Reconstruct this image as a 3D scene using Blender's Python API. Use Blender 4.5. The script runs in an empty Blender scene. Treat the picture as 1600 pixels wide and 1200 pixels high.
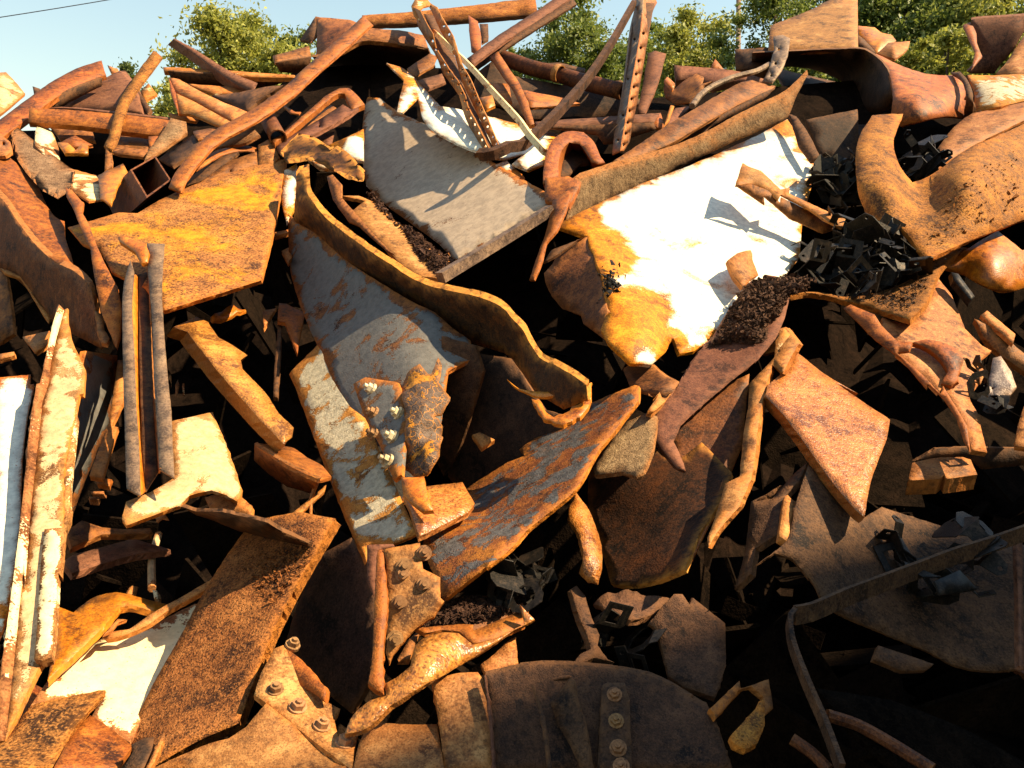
import bpy, math, random
import numpy as np
from mathutils import Vector, Matrix, noise
from mathutils.geometry import delaunay_2d_cdt

random.seed(7); RNG = np.random.default_rng(7)
SC = bpy.context.scene
COL = SC.collection

# ------------------------------------------------------------------ camera
FPX = 1300.0                                   # focal length in pixels of a 1600 px wide frame
PITCH = math.atan(120 / FPX)                   # horizon lies at y = 480
cam_d = bpy.data.cameras.new('camera'); cam = bpy.data.objects.new('camera', cam_d); COL.objects.link(cam)
cam_d.sensor_width = 36; cam_d.lens = FPX / 1600 * 36; cam_d.clip_start = .05; cam_d.clip_end = 3000
CAM = np.array([0, 0, 1.6])
cam.location = CAM; cam.rotation_euler = (math.pi/2 - PITCH, 0, 0)
SC.camera = cam

# ------------------------------------------------------------------ sky, sun, exposure
SUN_AZ, SUN_EL = math.radians(80), math.radians(47)      # to the right, behind the viewer
SUN = np.array([math.sin(SUN_AZ)*math.cos(SUN_EL), -math.cos(SUN_AZ)*math.cos(SUN_EL), math.sin(SUN_EL)])
world = bpy.data.worlds.new('World'); SC.world = world; world.use_nodes = True
wn = world.node_tree.nodes; wl = world.node_tree.links
sky = wn.new('ShaderNodeTexSky'); sky.sky_type = 'NISHITA'; sky.sun_disc = False
sky.sun_elevation = SUN_EL; sky.sun_rotation = math.atan2(SUN[0], SUN[1])
sky.air_density = 2.2; sky.dust_density = .15; sky.ozone_density = 1.4
bg = wn['Background']; bg.inputs['Strength'].default_value = 0.072
wl.new(sky.outputs['Color'], bg.inputs['Color'])
sd = bpy.data.lights.new('sun', 'SUN'); sd.energy = 5.0; sd.angle = math.radians(.53); sd.color = (1.0, .80, .50)
so = bpy.data.objects.new('sun', sd); COL.objects.link(so)
so.rotation_euler = Vector(SUN).to_track_quat('Z', 'Y').to_euler()
vs = SC.view_settings; vs.view_transform = 'Standard'; vs.look = 'None'; vs.gamma = 1; vs.exposure = 1.38
vs.use_curve_mapping = False
SC.render.engine = 'CYCLES'; SC.cycles.max_bounces = 4; SC.cycles.diffuse_bounces = 2; SC.cycles.glossy_bounces = 2
SC.cycles.use_denoising = True

# ------------------------------------------------------------------ measuring: photo point -> place
FWD = np.array([0, math.cos(PITCH), -math.sin(PITCH)]); UP = np.array([0, math.sin(PITCH), math.cos(PITCH)]); RIGHT = np.array([1., 0, 0])
def inv0(y): return .148 + .000339*np.asarray(y, float)      # the face of the heap: a slope of about 35 degrees
def unproj(x, y, inv):
    x = np.asarray(x, float); y = np.asarray(y, float); d = 1/np.asarray(inv, float)
    return (CAM + d[..., None]*(FWD + ((x-800)/FPX)[..., None]*RIGHT - ((y-600)/FPX)[..., None]*UP))
def at(x, y, k=0): return unproj(np.array(x), np.array(y), inv0(y)*(1+k/100))
def at_d(x, y, d): return unproj(np.array(x), np.array(y), np.array(1/d))
TILES = dict(A=(0,0),B=(400,0),C=(800,0),D=(1180,0),E=(0,300),G=(400,300),H=(800,300),I=(1180,300),
             J=(0,600),K=(400,600),L=(800,600),M=(1180,600),N=(0,880),P=(400,880),Q=(800,880),R=(1180,880))
def pts(spec):
    out = []; t = None
    for w in spec.split():
        if w.isalpha(): t = w; continue
        v = [float(q) for q in w.split(',')]
        if t != 'F':
            ox, oy = TILES[t]; v[0] = ox+v[0]/3.75; v[1] = oy+v[1]/3.75
        out.append(v)
    return out

# ------------------------------------------------------------------ materials
MATS = {}
def mat(name, cols, paint=None, cover=.5, pscale=5., rough=.78, bump=.35, edge=None, edge_amt=.7, speck=.5, metal=0., scale=6., stain=.35, pdetail=5, stretch=(1,1,1), spec=.18, soft=.01):
    m = bpy.data.materials.new(name); m.use_nodes = True; MATS[name] = m
    N = m.node_tree.nodes; L = m.node_tree.links; b = N['Principled BSDF']
    def nd(t, **kw):
        n = N.new(t)
        for a, v in kw.items(): setattr(n, a, v)
        return n
    def math_(op, a, b_=None, clamp=False):
        n = nd('ShaderNodeMath', operation=op, use_clamp=clamp)
        for i, v in enumerate((a, b_)):
            if v is None: continue
            if isinstance(v, (int, float)): n.inputs[i].default_value = v
            else: L.new(v, n.inputs[i])
        return n.outputs[0]
    def mix(f, a, c, blend='MIX'):
        n = nd('ShaderNodeMix', data_type='RGBA', blend_type=blend)
        for i, v in ((0, f), (6, a), (7, c)):
            if isinstance(v, (int, float)): n.inputs[i].default_value = v
            elif isinstance(v, tuple): n.inputs[i].default_value = (*v[:3], 1)
            else: L.new(v, n.inputs[i])
        return n.outputs[2]
    tc = nd('ShaderNodeTexCoord'); oi = nd('ShaderNodeObjectInfo')
    mul = math_('MULTIPLY', oi.outputs['Random'], 60.)
    va = nd('ShaderNodeVectorMath', operation='ADD'); L.new(tc.outputs['Object'], va.inputs[0]); L.new(mul, va.inputs[1])
    sm = nd('ShaderNodeVectorMath', operation='MULTIPLY'); L.new(va.outputs[0], sm.inputs[0]); sm.inputs[1].default_value = stretch
    sc = nd('ShaderNodeVectorMath', operation='SCALE'); L.new(sm.outputs[0], sc.inputs[0])
    L.new(math_('ADD', .7, math_('MULTIPLY', math_('FRACT', math_('MULTIPLY', oi.outputs['Random'], 7.7)), .9)), sc.inputs['Scale'])
    V = sc.outputs[0]
    stv = nd('ShaderNodeVectorMath', operation='MULTIPLY'); L.new(V, stv.inputs[0]); stv.inputs[1].default_value = (1, 1, .13)
    def noise_(s, d, r=.6, dist=0., v=V):
        n = nd('ShaderNodeTexNoise'); n.inputs['Scale'].default_value = s; n.inputs['Detail'].default_value = d
        n.inputs['Roughness'].default_value = r; n.inputs['Distortion'].default_value = dist; L.new(v, n.inputs['Vector']); return n.outputs['Fac']
    def ramp(f, stops, interp='LINEAR'):
        n = nd('ShaderNodeValToRGB'); n.color_ramp.interpolation = interp; L.new(f, n.inputs[0]); e = n.color_ramp.elements
        while len(e) < len(stops): e.new(.5)
        for q, (p, c) in zip(e, stops):
            q.position = p; q.color = (*c, 1) if isinstance(c, tuple) else (c, c, c, 1)
        return n.outputs[0]
    n1 = noise_(scale*1.2, 5, .7, .25); n2 = noise_(scale*30, 1, .75); n3 = noise_(scale*6, 4, .72)
    c1, c2, c3 = cols
    base = ramp(n1, [(.39, c1), (.465, c2), (.54, c2), (.64, c3)])
    base = mix(math_('MULTIPLY', ramp(n3, [(.50, 0.), (.58, 1.)]), .6), base, tuple(.55*p+.55*q for p, q in zip(c2, c3)))
    base = mix(math_('MULTIPLY', ramp(n3, [(.38, 1.), (.45, 0.)]), .75*speck+.15), base, tuple(.75*p+.2*q for p, q in zip(c1, c2)))
    pit = ramp(n2, [(.34, 1.), (.46, 0.)])
    base = mix(math_('MULTIPLY', pit, speck), base, tuple(q*.5 for q in c1))
    hi = ramp(n2, [(.56, 0.), (.68, 1.)])
    base = mix(math_('MULTIPLY', hi, speck*.6), base, tuple(min(1, q*1.3) for q in c3))
    run = noise_(scale*5, 2, .6, 0., stv.outputs[0])
    base = mix(math_('MULTIPLY', ramp(run, [(.54, 0.), (.68, 1.)]), .28), base, tuple(.8*p+.15*q for p, q in zip(c1, c2)))
    rv = math_('ADD', .78, math_('MULTIPLY', math_('FRACT', math_('MULTIPLY', oi.outputs['Random'], 17.3)), .4))
    hv = nd('ShaderNodeHueSaturation'); L.new(rv, hv.inputs['Value']); L.new(base, hv.inputs['Color'])
    L.new(math_('ADD', .492, math_('MULTIPLY', oi.outputs['Random'], .016)), hv.inputs['Hue']); base = hv.outputs[0]
    at_ = nd('ShaderNodeAttribute', attribute_name='edge'); E = at_.outputs['Fac']
    if edge:
        ef = math_('MULTIPLY', math_('POWER', E, 1.6), ramp(n3, [(.36, .15), (.56, 1.)]))
        rim = nd('ShaderNodeAttribute', attribute_name='rim').outputs['Fac']
        ef = math_('MAXIMUM', math_('MULTIPLY', ef, .7), math_('MULTIPLY', rim, ramp(n3, [(.36, .3), (.5, 1.)])))
        base = mix(math_('MULTIPLY', ef, edge_amt, True), base, edge)
    height = math_('ADD', math_('MULTIPLY', n2, .55), n3)
    roughness = math_('ADD', rough-.12, math_('MULTIPLY', n3, .28))
    if paint:
        n4 = noise_(pscale, pdetail, .62, .6)
        n4 = math_('ADD', n4, math_('MULTIPLY', math_('SUBTRACT', n2, .5), .22))
        f = math_('SUBTRACT', n4, math_('MULTIPLY', math_('POWER', E, 1.3), .22))
        f = math_('SUBTRACT', f, math_('MULTIPLY', nd('ShaderNodeAttribute', attribute_name='wear').outputs['Fac'], .5))
        th = .5 + (.5-cover)*.42
        mask = ramp(f, [(max(0., th-soft), 0.), (th+soft, 1.)])
        st = ramp(n3, [(.36, tuple(q*(1-stain) for q in paint)), (.6, paint)])
        st = mix(math_('MULTIPLY', ramp(n1, [(.55, 0.), (.75, 1.)]), stain), st, tuple(.5*p+.5*q for p, q in zip(paint, c3)))
        st = mix(math_('MULTIPLY', ramp(noise_(scale*22, 2, .5), [(.68, 0.), (.72, 1.)]), .8), st, c2)
        base = mix(mask, base, st)
        height = math_('ADD', math_('MULTIPLY', height, .6), math_('MULTIPLY', mask, .5))
        roughness = math_('SUBTRACT', roughness, math_('MULTIPLY', mask, .18))
    L.new(base, b.inputs['Base Color']); L.new(roughness, b.inputs['Roughness'])
    b.inputs['Metallic'].default_value = metal; b.inputs['Specular IOR Level'].default_value = spec
    bp = nd('ShaderNodeBump'); bp.inputs['Strength'].default_value = bump; bp.inputs['Distance'].default_value = .007
    L.new(height, bp.inputs['Height']); L.new(bp.outputs[0], b.inputs['Normal'])
    return m

OR3 = ((.040, .012, .004), (.22, .057, .008), (.46, .15, .020))
BR3 = ((.024, .010, .005), (.105, .035, .011), (.23, .082, .022))
GO3 = ((.11, .028, .004), (.40, .112, .004), (.64, .225, .008))
TN3 = ((.085, .032, .010), (.29, .115, .033), (.48, .235, .08))
MA3 = ((.035, .014, .009), (.115, .044, .024), (.19, .080, .040))
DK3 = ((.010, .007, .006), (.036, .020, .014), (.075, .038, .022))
EO = (.56, .17, .02); EY = (.56, .19, .018); ET = (.50, .28, .12)
mat('rust_orange', OR3, edge=(.34, .095, .012), rough=.6, spec=.28)
mat('rust_brown', BR3, edge=(.40, .15, .035), bump=.4, rough=.65, spec=.22)
mat('rust_gold', GO3, edge=EY, bump=.25, rough=.42, spec=.4)
mat('rust_tan', TN3, edge=EO, edge_amt=.5, rough=.65, spec=.22)
mat('rust_maroon', MA3, edge=(.30, .12, .06), edge_amt=.4, bump=.25)
mat('rust_dark', DK3, edge=(.22, .09, .03), edge_amt=.6)  # dark rust; also paints shade on beam sides, undersides and pipe mouth
mat('rust_darkgold', ((.012,.007,.005),(.045,.020,.009),(.12,.042,.010)), edge=(.52,.21,.035), edge_amt=.95)
mat('dark_brown_shade', ((.013,.008,.006),(.062,.030,.016),(.12,.058,.028)), edge=(.20,.085,.03), edge_amt=.5, bump=.6)  # dark brown rust; lower-right plates also get their shade from this colour
mat('rust_scale', ((.035,.013,.006),(.19,.064,.016),(.36,.14,.038)), edge=EY, edge_amt=.45, bump=.9, speck=.8, scale=7, rough=.85)
mat('rust_grain', ((.06,.02,.008),(.26,.09,.02),(.46,.20,.04)), bump=1.2, speck=.9, scale=9, rough=.9)
mat('rust_bright', ((.14,.044,.009),(.42,.145,.022),(.56,.24,.045)), edge=(.26,.09,.02), speck=.75, bump=.6, rough=.36, scale=5, spec=.55)
mat('sandy', ((.075,.042,.022),(.22,.13,.068),(.36,.23,.125)), bump=1.3, speck=.8, scale=10, rough=.95, edge=EO, edge_amt=.4)
mat('mud_gold', ((.065,.026,.009),(.27,.105,.022),(.46,.19,.03)), bump=.8, speck=.7, scale=5, edge=EO)
mat('paint_white', ((.14,.038,.004),(.44,.125,.006),(.64,.24,.014)), paint=(.84,.78,.62), cover=.86, pscale=3.4, bump=.25, stain=.30, soft=.06, rough=.55)
mat('paint_cream', TN3, paint=(.80,.62,.32), cover=.72, pscale=6, bump=.3, edge=EO, stain=.3)
mat('paint_ivory', TN3, paint=(.84,.68,.38), cover=.86, pscale=4, bump=.2, stain=.2)
mat('paint_grey', ((.05,.022,.012),(.16,.07,.03),(.30,.13,.04)), paint=(.47,.35,.245), cover=.93, pscale=6, bump=.25, edge=EO, stain=.3)
mat('paint_blue', ((.05,.022,.012),(.17,.07,.026),(.32,.14,.04)), paint=(.150,.138,.125), cover=.70, pscale=7, bump=.45, edge=EO, stain=.3)
mat('paint_flake', ((.06,.02,.010),(.22,.06,.02),(.42,.14,.02)), paint=(.115,.105,.10), cover=.50, pscale=10, bump=.9, edge=EY, stain=.5, rough=.6)
mat('paint_flake_cream', ((.14,.05,.012),(.40,.16,.03),(.55,.26,.06)), paint=(.52,.44,.30), cover=.66, pscale=8, bump=.8, edge=EO, stain=.4)
mat('paint_yellow', ((.07,.028,.012),(.28,.115,.030),(.44,.21,.05)), paint=(.60,.24,.008), cover=.42, pscale=5, bump=.6, edge=EO, stain=.5, pdetail=7, speck=.9, soft=.07)
mat('paint_tan', ((.12,.05,.02),(.34,.16,.06),(.48,.27,.12)), paint=(.62,.42,.22), cover=.74, pscale=6, bump=.3, edge=EY)
mat('skin', ((.03,.02,.014),(.075,.05,.036),(.12,.08,.055)), paint=(.50,.20,.02), cover=.36, pscale=16, bump=.9, edge=EY, stain=.4, rough=.5)
mat('steel_grey', ((.10,.07,.06),(.23,.18,.155),(.34,.28,.24)), rough=.5, metal=.25, edge=(.36,.2,.1), bump=.3)
mat('steel_post', ((.06,.04,.03),(.15,.10,.07),(.30,.20,.12)), rough=.55, metal=.2, edge=(.36,.2,.1), edge_amt=.3)
mat('steel_black', ((.006,.006,.006),(.014,.013,.012),(.06,.042,.03)), rough=.45, metal=.45, bump=.2, speck=.4, scale=14)
mat('nut_plated', ((.30,.20,.10),(.56,.46,.28),(.70,.62,.44)), rough=.45, metal=.15, scale=8, bump=0., speck=.1)
mat('nut_rusty', ((.10,.05,.025),(.26,.13,.055),(.40,.22,.10)), rough=.75, scale=8, bump=0., speck=.2)
mat('dirt', ((.024,.013,.009),(.080,.040,.025),(.19,.10,.06)), rough=.95, scale=25, bump=1., speck=.6)
mat('tar', ((.006,.006,.006),(.014,.012,.011),(.03,.025,.02)), rough=.35, scale=40, bump=.8)
mat('heap_shade', ((.003,.002,.0016),(.008,.005,.0035),(.016,.009,.006)), rough=1., bump=.8, spec=.02)  # near-black: the shade of the gaps is put into this colour
mat('soil', ((.02,.014,.010),(.05,.036,.024),(.09,.065,.045)), rough=.95, scale=2, bump=.8)
mat('bark', ((.03,.02,.013),(.09,.065,.045),(.16,.12,.09)), rough=.9, scale=4, bump=1., stretch=(1,1,.2))
mat('pole_wood', ((.12,.07,.05),(.25,.16,.12),(.34,.24,.19)), rough=.85, scale=3, stretch=(1,1,.1))
mat('cable', ((.02,.02,.03),(.04,.04,.06),(.06,.06,.08)), rough=.6)
mat('shade_block_grey', ((.20,.20,.20),(.30,.30,.30),(.36,.36,.36)), rough=.6)
def veins(m, col, s, w):
    """rust showing through cracks in the skin"""
    N = m.node_tree.nodes; L = m.node_tree.links; b = N['Principled BSDF']; src = b.inputs['Base Color'].links[0].from_socket
    tc = N.new('ShaderNodeTexCoord'); nz = N.new('ShaderNodeTexNoise'); nz.inputs['Scale'].default_value = 14; nz.inputs['Detail'].default_value = 2
    mp = N.new('ShaderNodeVectorMath'); mp.operation = 'MULTIPLY_ADD'; L.new(tc.outputs['Object'], nz.inputs['Vector']); L.new(nz.outputs['Color'], mp.inputs[0]); mp.inputs[1].default_value = (.12, .12, .12); L.new(tc.outputs['Object'], mp.inputs[2])
    v = N.new('ShaderNodeTexVoronoi'); v.feature = 'DISTANCE_TO_EDGE'; v.inputs['Scale'].default_value = s; L.new(mp.outputs[0], v.inputs['Vector'])
    r = N.new('ShaderNodeValToRGB'); r.color_ramp.elements[0].color = (1, 1, 1, 1); r.color_ramp.elements[1].position = w; r.color_ramp.elements[1].color = (0, 0, 0, 1); L.new(v.outputs['Distance'], r.inputs[0])
    mx = N.new('ShaderNodeMix'); mx.data_type = 'RGBA'; L.new(r.outputs[0], mx.inputs[0]); L.new(src, mx.inputs[6]); mx.inputs[7].default_value = (*col, 1); L.new(mx.outputs[2], b.inputs['Base Color'])
veins(MATS['skin'], (.50, .19, .02), 30, .028)
def leaf_mat(name, a, b_, c):
    m = bpy.data.materials.new(name); m.use_nodes = True; MATS[name] = m
    N = m.node_tree.nodes; L = m.node_tree.links; b = N['Principled BSDF']
    g = N.new('ShaderNodeAttribute'); g.attribute_name = 'tone'
    r = N.new('ShaderNodeValToRGB'); e = r.color_ramp.elements; e.new(.5)
    for q, p, col in zip(e, (0, .5, 1), (a, b_, c)): q.position = p; q.color = (*col, 1)
    L.new(g.outputs['Fac'], r.inputs[0]); L.new(r.outputs[0], b.inputs['Base Color']); b.inputs['Roughness'].default_value = .55
    tr = N.new('ShaderNodeBsdfTranslucent'); L.new(r.outputs[0], tr.inputs['Color'])
    ms = N.new('ShaderNodeMixShader'); ms.inputs[0].default_value = .42
    L.new(b.outputs[0], ms.inputs[1]); L.new(tr.outputs[0], ms.inputs[2]); L.new(ms.outputs[0], N['Material Output'].inputs['Surface'])
leaf_mat('leaf_yellow', (.17,.19,.03), (.31,.32,.052), (.46,.43,.085))
leaf_mat('leaf_green', (.08,.115,.018), (.16,.20,.034), (.27,.295,.055))
leaf_mat('leaf_dark', (.045,.07,.016), (.09,.125,.026), (.16,.19,.04))

# ------------------------------------------------------------------ object helpers
def tag(o, label=None, cat=None, group=None, kind=None):
    for a, v in (('label', label), ('category', cat), ('group', group), ('kind', kind)):
        if v: o[a] = v
    return o
def link(name, me, m, loc, parent=None):
    o = bpy.data.objects.new(name, me); COL.objects.link(o)
    if m and not me.materials: me.materials.append(MATS[m])
    o.location = Vector(loc) - (Vector(parent['base']) if parent is not None else Vector((0, 0, 0)))
    o['base'] = tuple(loc)
    if parent is not None: o.parent = parent
    return o
def thing(name, label, cat, x, y, k=0, group=None):
    p = at(x, y, k); o = bpy.data.objects.new(name, None); COL.objects.link(o); o.empty_display_size = .1
    o.location = p; o['base'] = tuple(float(q) for q in p)
    return tag(o, label, cat, group)

def catmull(P, step, closed=True, corner=26):
    """resample a polyline, rounding gentle bends and keeping sharp corners"""
    P = np.array(P, float); n = len(P); out = []
    def turn(i):
        if not closed and (i == 0 or i == n-1): return 180
        a = P[i]-P[i-1]; b = P[(i+1) % n]-P[i]
        a = a[:2] if closed else a; b = b[:2] if closed else b
        c = np.dot(a, b)/(np.linalg.norm(a)*np.linalg.norm(b)+1e-9); return math.degrees(math.acos(max(-1, min(1, c))))
    def tangent(i):
        t = (P[(i+1) % n]-P[i-1])/2 if turn(i) < corner else None
        return t
    for i in range(n if closed else n-1):
        a, b = P[i], P[(i+1) % n]; d = b-a
        ln = np.linalg.norm(d[:2]); s = max(1, int(round(ln/step)))
        ta, tb = tangent(i), tangent((i+1) % n)
        def lim(t):
            if t is None: return d
            q = np.linalg.norm(t); m_ = np.linalg.norm(d)
            return t*min(1., m_/(q+1e-9))
        ta, tb = lim(ta), lim(tb)
        for j in range(s):
            u = j/s; h0 = 2*u**3-3*u**2+1; h1 = u**3-2*u**2+u; h2 = -2*u**3+3*u**2; h3 = u**3-u**2
            out.append(h0*a+h1*ta+h2*b+h3*tb)
    if not closed: out.append(P[-1])
    return np.array(out)
def inside(poly, q):
    x, y = q[:, 0], q[:, 1]; c = np.zeros(len(q), bool); px, py = poly[:, 0], poly[:, 1]; j = len(poly)-1
    for i in range(len(poly)):
        t = ((py[i] > y) != (py[j] > y)) & (x < (px[j]-px[i])*(y-py[i])/(py[j]-py[i]+1e-12)+px[i]); c ^= t; j = i
    return c
def seg_dist(poly, q):
    best = np.full(len(q), 1e9)
    for i in range(len(poly)):
        a, b = poly[i-1], poly[i]; d = b-a; t = np.clip(((q-a)@d)/(d@d+1e-9), 0, 1)
        best = np.minimum(best, np.linalg.norm(q-(a+t[:, None]*d), axis=1))
    return best
def depth_fn(ctrl):
    """smooth sheet through the given points: returns inverse depth at (x, y)"""
    C = np.array([c[:2] for c in ctrl], float); K = np.array([c[2] for c in ctrl], float)
    r = inv0(C[:, 1])*K/100
    if len(C) == 1: return lambda x, y: inv0(y)*(1+K[0]/100)
    if len(C) == 2:
        d = C[1]-C[0]; l2 = d@d
        return lambda x, y: inv0(y) + r[0] + (r[1]-r[0])*(((x-C[0, 0])*d[0]+(y-C[0, 1])*d[1])/l2)
    S = 300.; Cn = C/S
    def phi(d2): return np.where(d2 > 1e-12, .5*d2*np.log(d2+1e-12), 0)
    n = len(C); d2 = ((Cn[:, None]-Cn[None])**2).sum(-1); A = np.zeros((n+3, n+3))
    A[:n, :n] = phi(d2)+np.eye(n)*1e-4; A[:n, n] = 1; A[:n, n+1:] = Cn; A[n, :n] = 1; A[n+1:, :n] = Cn.T
    if n == 3: w = np.concatenate([np.zeros(3), np.linalg.lstsq(A[:3, 3:], r, rcond=None)[0]])
    else: w = np.linalg.lstsq(A, np.concatenate([r, np.zeros(3)]), rcond=None)[0]
    def f(x, y):
        x = np.asarray(x, float); y = np.asarray(y, float); q = np.stack([x, y], -1)/S
        dd = ((q[..., None, :]-Cn)**2).sum(-1)
        return inv0(y) + (phi(dd)*w[:n]).sum(-1) + w[n] + q[..., 0]*w[n+1] + q[..., 1]*w[n+2]
    return f
def ribbon(path, w0, w1, k0, k1):
    """outline of a straight-edged bar along a path"""
    P = catmull([list(p[:2]) for p in pts('F '+path)], 22, False, 50); T = np.gradient(P, axis=0); T /= np.linalg.norm(T, axis=1)[:, None]; N_ = np.stack([-T[:, 1], T[:, 0]], 1)
    w = np.linspace(w0, w1, len(P))[:, None]/2; a, b = P+N_*w, P-N_*w; n = len(P)
    f = lambda q, k: '%.1f,%.1f' % tuple(q)+('' if k is None else ',%g' % k)
    ks = {0: k0, n-1: k1}
    return 'F '+' '.join([f(a[i], ks.get(i)) for i in range(n)]+[f(b[i], ks.get(i)) for i in range(n-1, -1, -1)])
SURF = {}
CURVED = {'flange', 'arch', 'curved_plate', 'barrel', 'mouth', 'collar', 'hook', 'forked_plate', 'bulge', 'outer', 'shell', 'wide_plate', 'bend', 'curved_sheet', 'upper_face', 'lower_face', 'fringe', 'inner', 'twisted_plate', 'crumpled_skin', 'roll', 'lip', 'top'}
# how single pieces lean off the slope: percent of depth per 100 px to the right and down, and a shift
LEAN = {'curved rusty beam arching/web': (0,-16), 'curved rusty beam arching/flange': (2,-2), 'purple-brown plate leaning': (1,-4), 'long orange beam lying level/face': (0,-7),
 'long pale cream beam/web': (0,-22), 'dark triangular plate': (6,-14), 'reddish pointed bar': (0,-7), 'tan channel slanting/lower_face': (0,-3), 'tan channel slanting/upper_face': (3,-6),
 'dark slab below': (7,-6), 'greyish tread': (2,-2), 'long bent flat bar rising': (1,-2), 'dark groove': (5,-8), 'dull brown plate above': (2,-3), 'grey-brown rough plate': (6,-6),
 'tan block end': (5,-6), 'tapering twisted strip': (3,-3), 'reddish brown plate stub': (3,-4), 'big rusty slab with yellow': (0,1), 'shaded grey plate between': (8,-8),
 'long scaly brown slab': (2,-3), 'brown rusty plate in the bottom left': (0,-3), 'pinkish tan bolted/base': (0,-5), 'pinkish tan bolted/strip': (0,-4), 'upright rusty angle/face': (2,-7),
 'upright rusty angle/edge': (-3,-4), 'dark brown rolled/roll': (0,-6), 'dark brown rolled/end': (10,-10), 'short dark beam end/side': (0,-16), 'short dark beam end/top': (0,-3),
 'red-brown square beam/side': (0,-16), 'red-brown square beam/top': (1,-3), 'pebbly orange beam': (0,-3), 'orange bent strip curving': (3,-3), 'dark sheet under the sloping': (0,-14),
 'reddish upright plate': (2,-5), 'horizontal brown box beam/side': (0,-16), 'maroon beam end behind': (0,-8), 'black box-shaped': (4,-12), 'dark twisted strap/strap': (5,-5),
 'big grey painted plate': (4.5,-4.5,-6), 'tan channel tray/side': (5,-5), 'crushed grey girder/web': (3,-3,-1), 'crushed grey girder/lower_flange': (3,-3), 'crushed grey girder/shoulder': (8,-10,-4),
 'crushed grey girder/crumpled_skin': (2,-4), 'dark plate in the hollow under': (5,-10), 'torn girder with/flange': (2,-5), 'torn girder with/end_lip': (8,-5), 'torn girder with/front_lip': (3,-3),
 'rounded rusty beam/side': (0,-18), 'rounded rusty beam/top': (0,-4), 'tan folded channel': (1,-5), 'brown lower fold': (2,-10), 'tall tan plate': (0,-2), 'big torn brown/collar': (5,-5),
 'dark maroon folded/face': (6,-14), 'tan-orange slanting': (2,-4), 'dark grey torn edge': (5,-5), 'dark plate deep behind': (0,-10), 'rusty curling flange/edge_strip': (5,-3),
 'yellow-orange crushed pipe': (0,-5), 'dim brown bar below the short': (2,-6), 'grey angular steel': (3,-5), 'red-brown slab running': (3,-2), 'brown curved plate under': (4,-4), 'sand-crusted': (3,-2),
 'large dark rounded/upper': (6,-5), 'crushed grey girder/splice_plate': (1,-2), 'upright split plate/edge': (-4,0), 'wide dim brown': (0,-3), 'dim brown wing': (4,-3), 'dark ledge above': (0,-10), 'tan beam stump': (0,-6),
 'dark sheet in the bottom right': (0,-4), 'dim tan plate standing': (3,-5), 'dark arched plate/face': (0,-5), 'dark arched plate/left_panel': (0,-4), 'dark arched plate/upright': (0,-5),
 'dark arched plate/bolt_strip': (0,-5), 'dark arched plate/fin': (0,-5), 'dark arched plate/fin_edge': (0,-5), 'dark arched plate/fin_post': (0,-5), 'dark arched plate/rib': (0,-5),
 'tan plate half in shade': (0,-5), 'dark bluish sheet': (4,-8), 'golden curled trough/outer': (0,-4)}
def lean_of(label, par, name, few):
    lb = (par.get('label', '') if par is not None else label) or ''
    for k, v in LEAN.items():
        a, _, p = k.partition('/')
        if a in lb and ((par is None and not p) or (par is not None and p == name)): return v if len(v) == 3 else (*v, 0)
    if par is None and few: return (*RNG.uniform(-2.5, 2.5, 2), 0)
    return (0, 0, 0)
TRI = [0]
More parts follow.
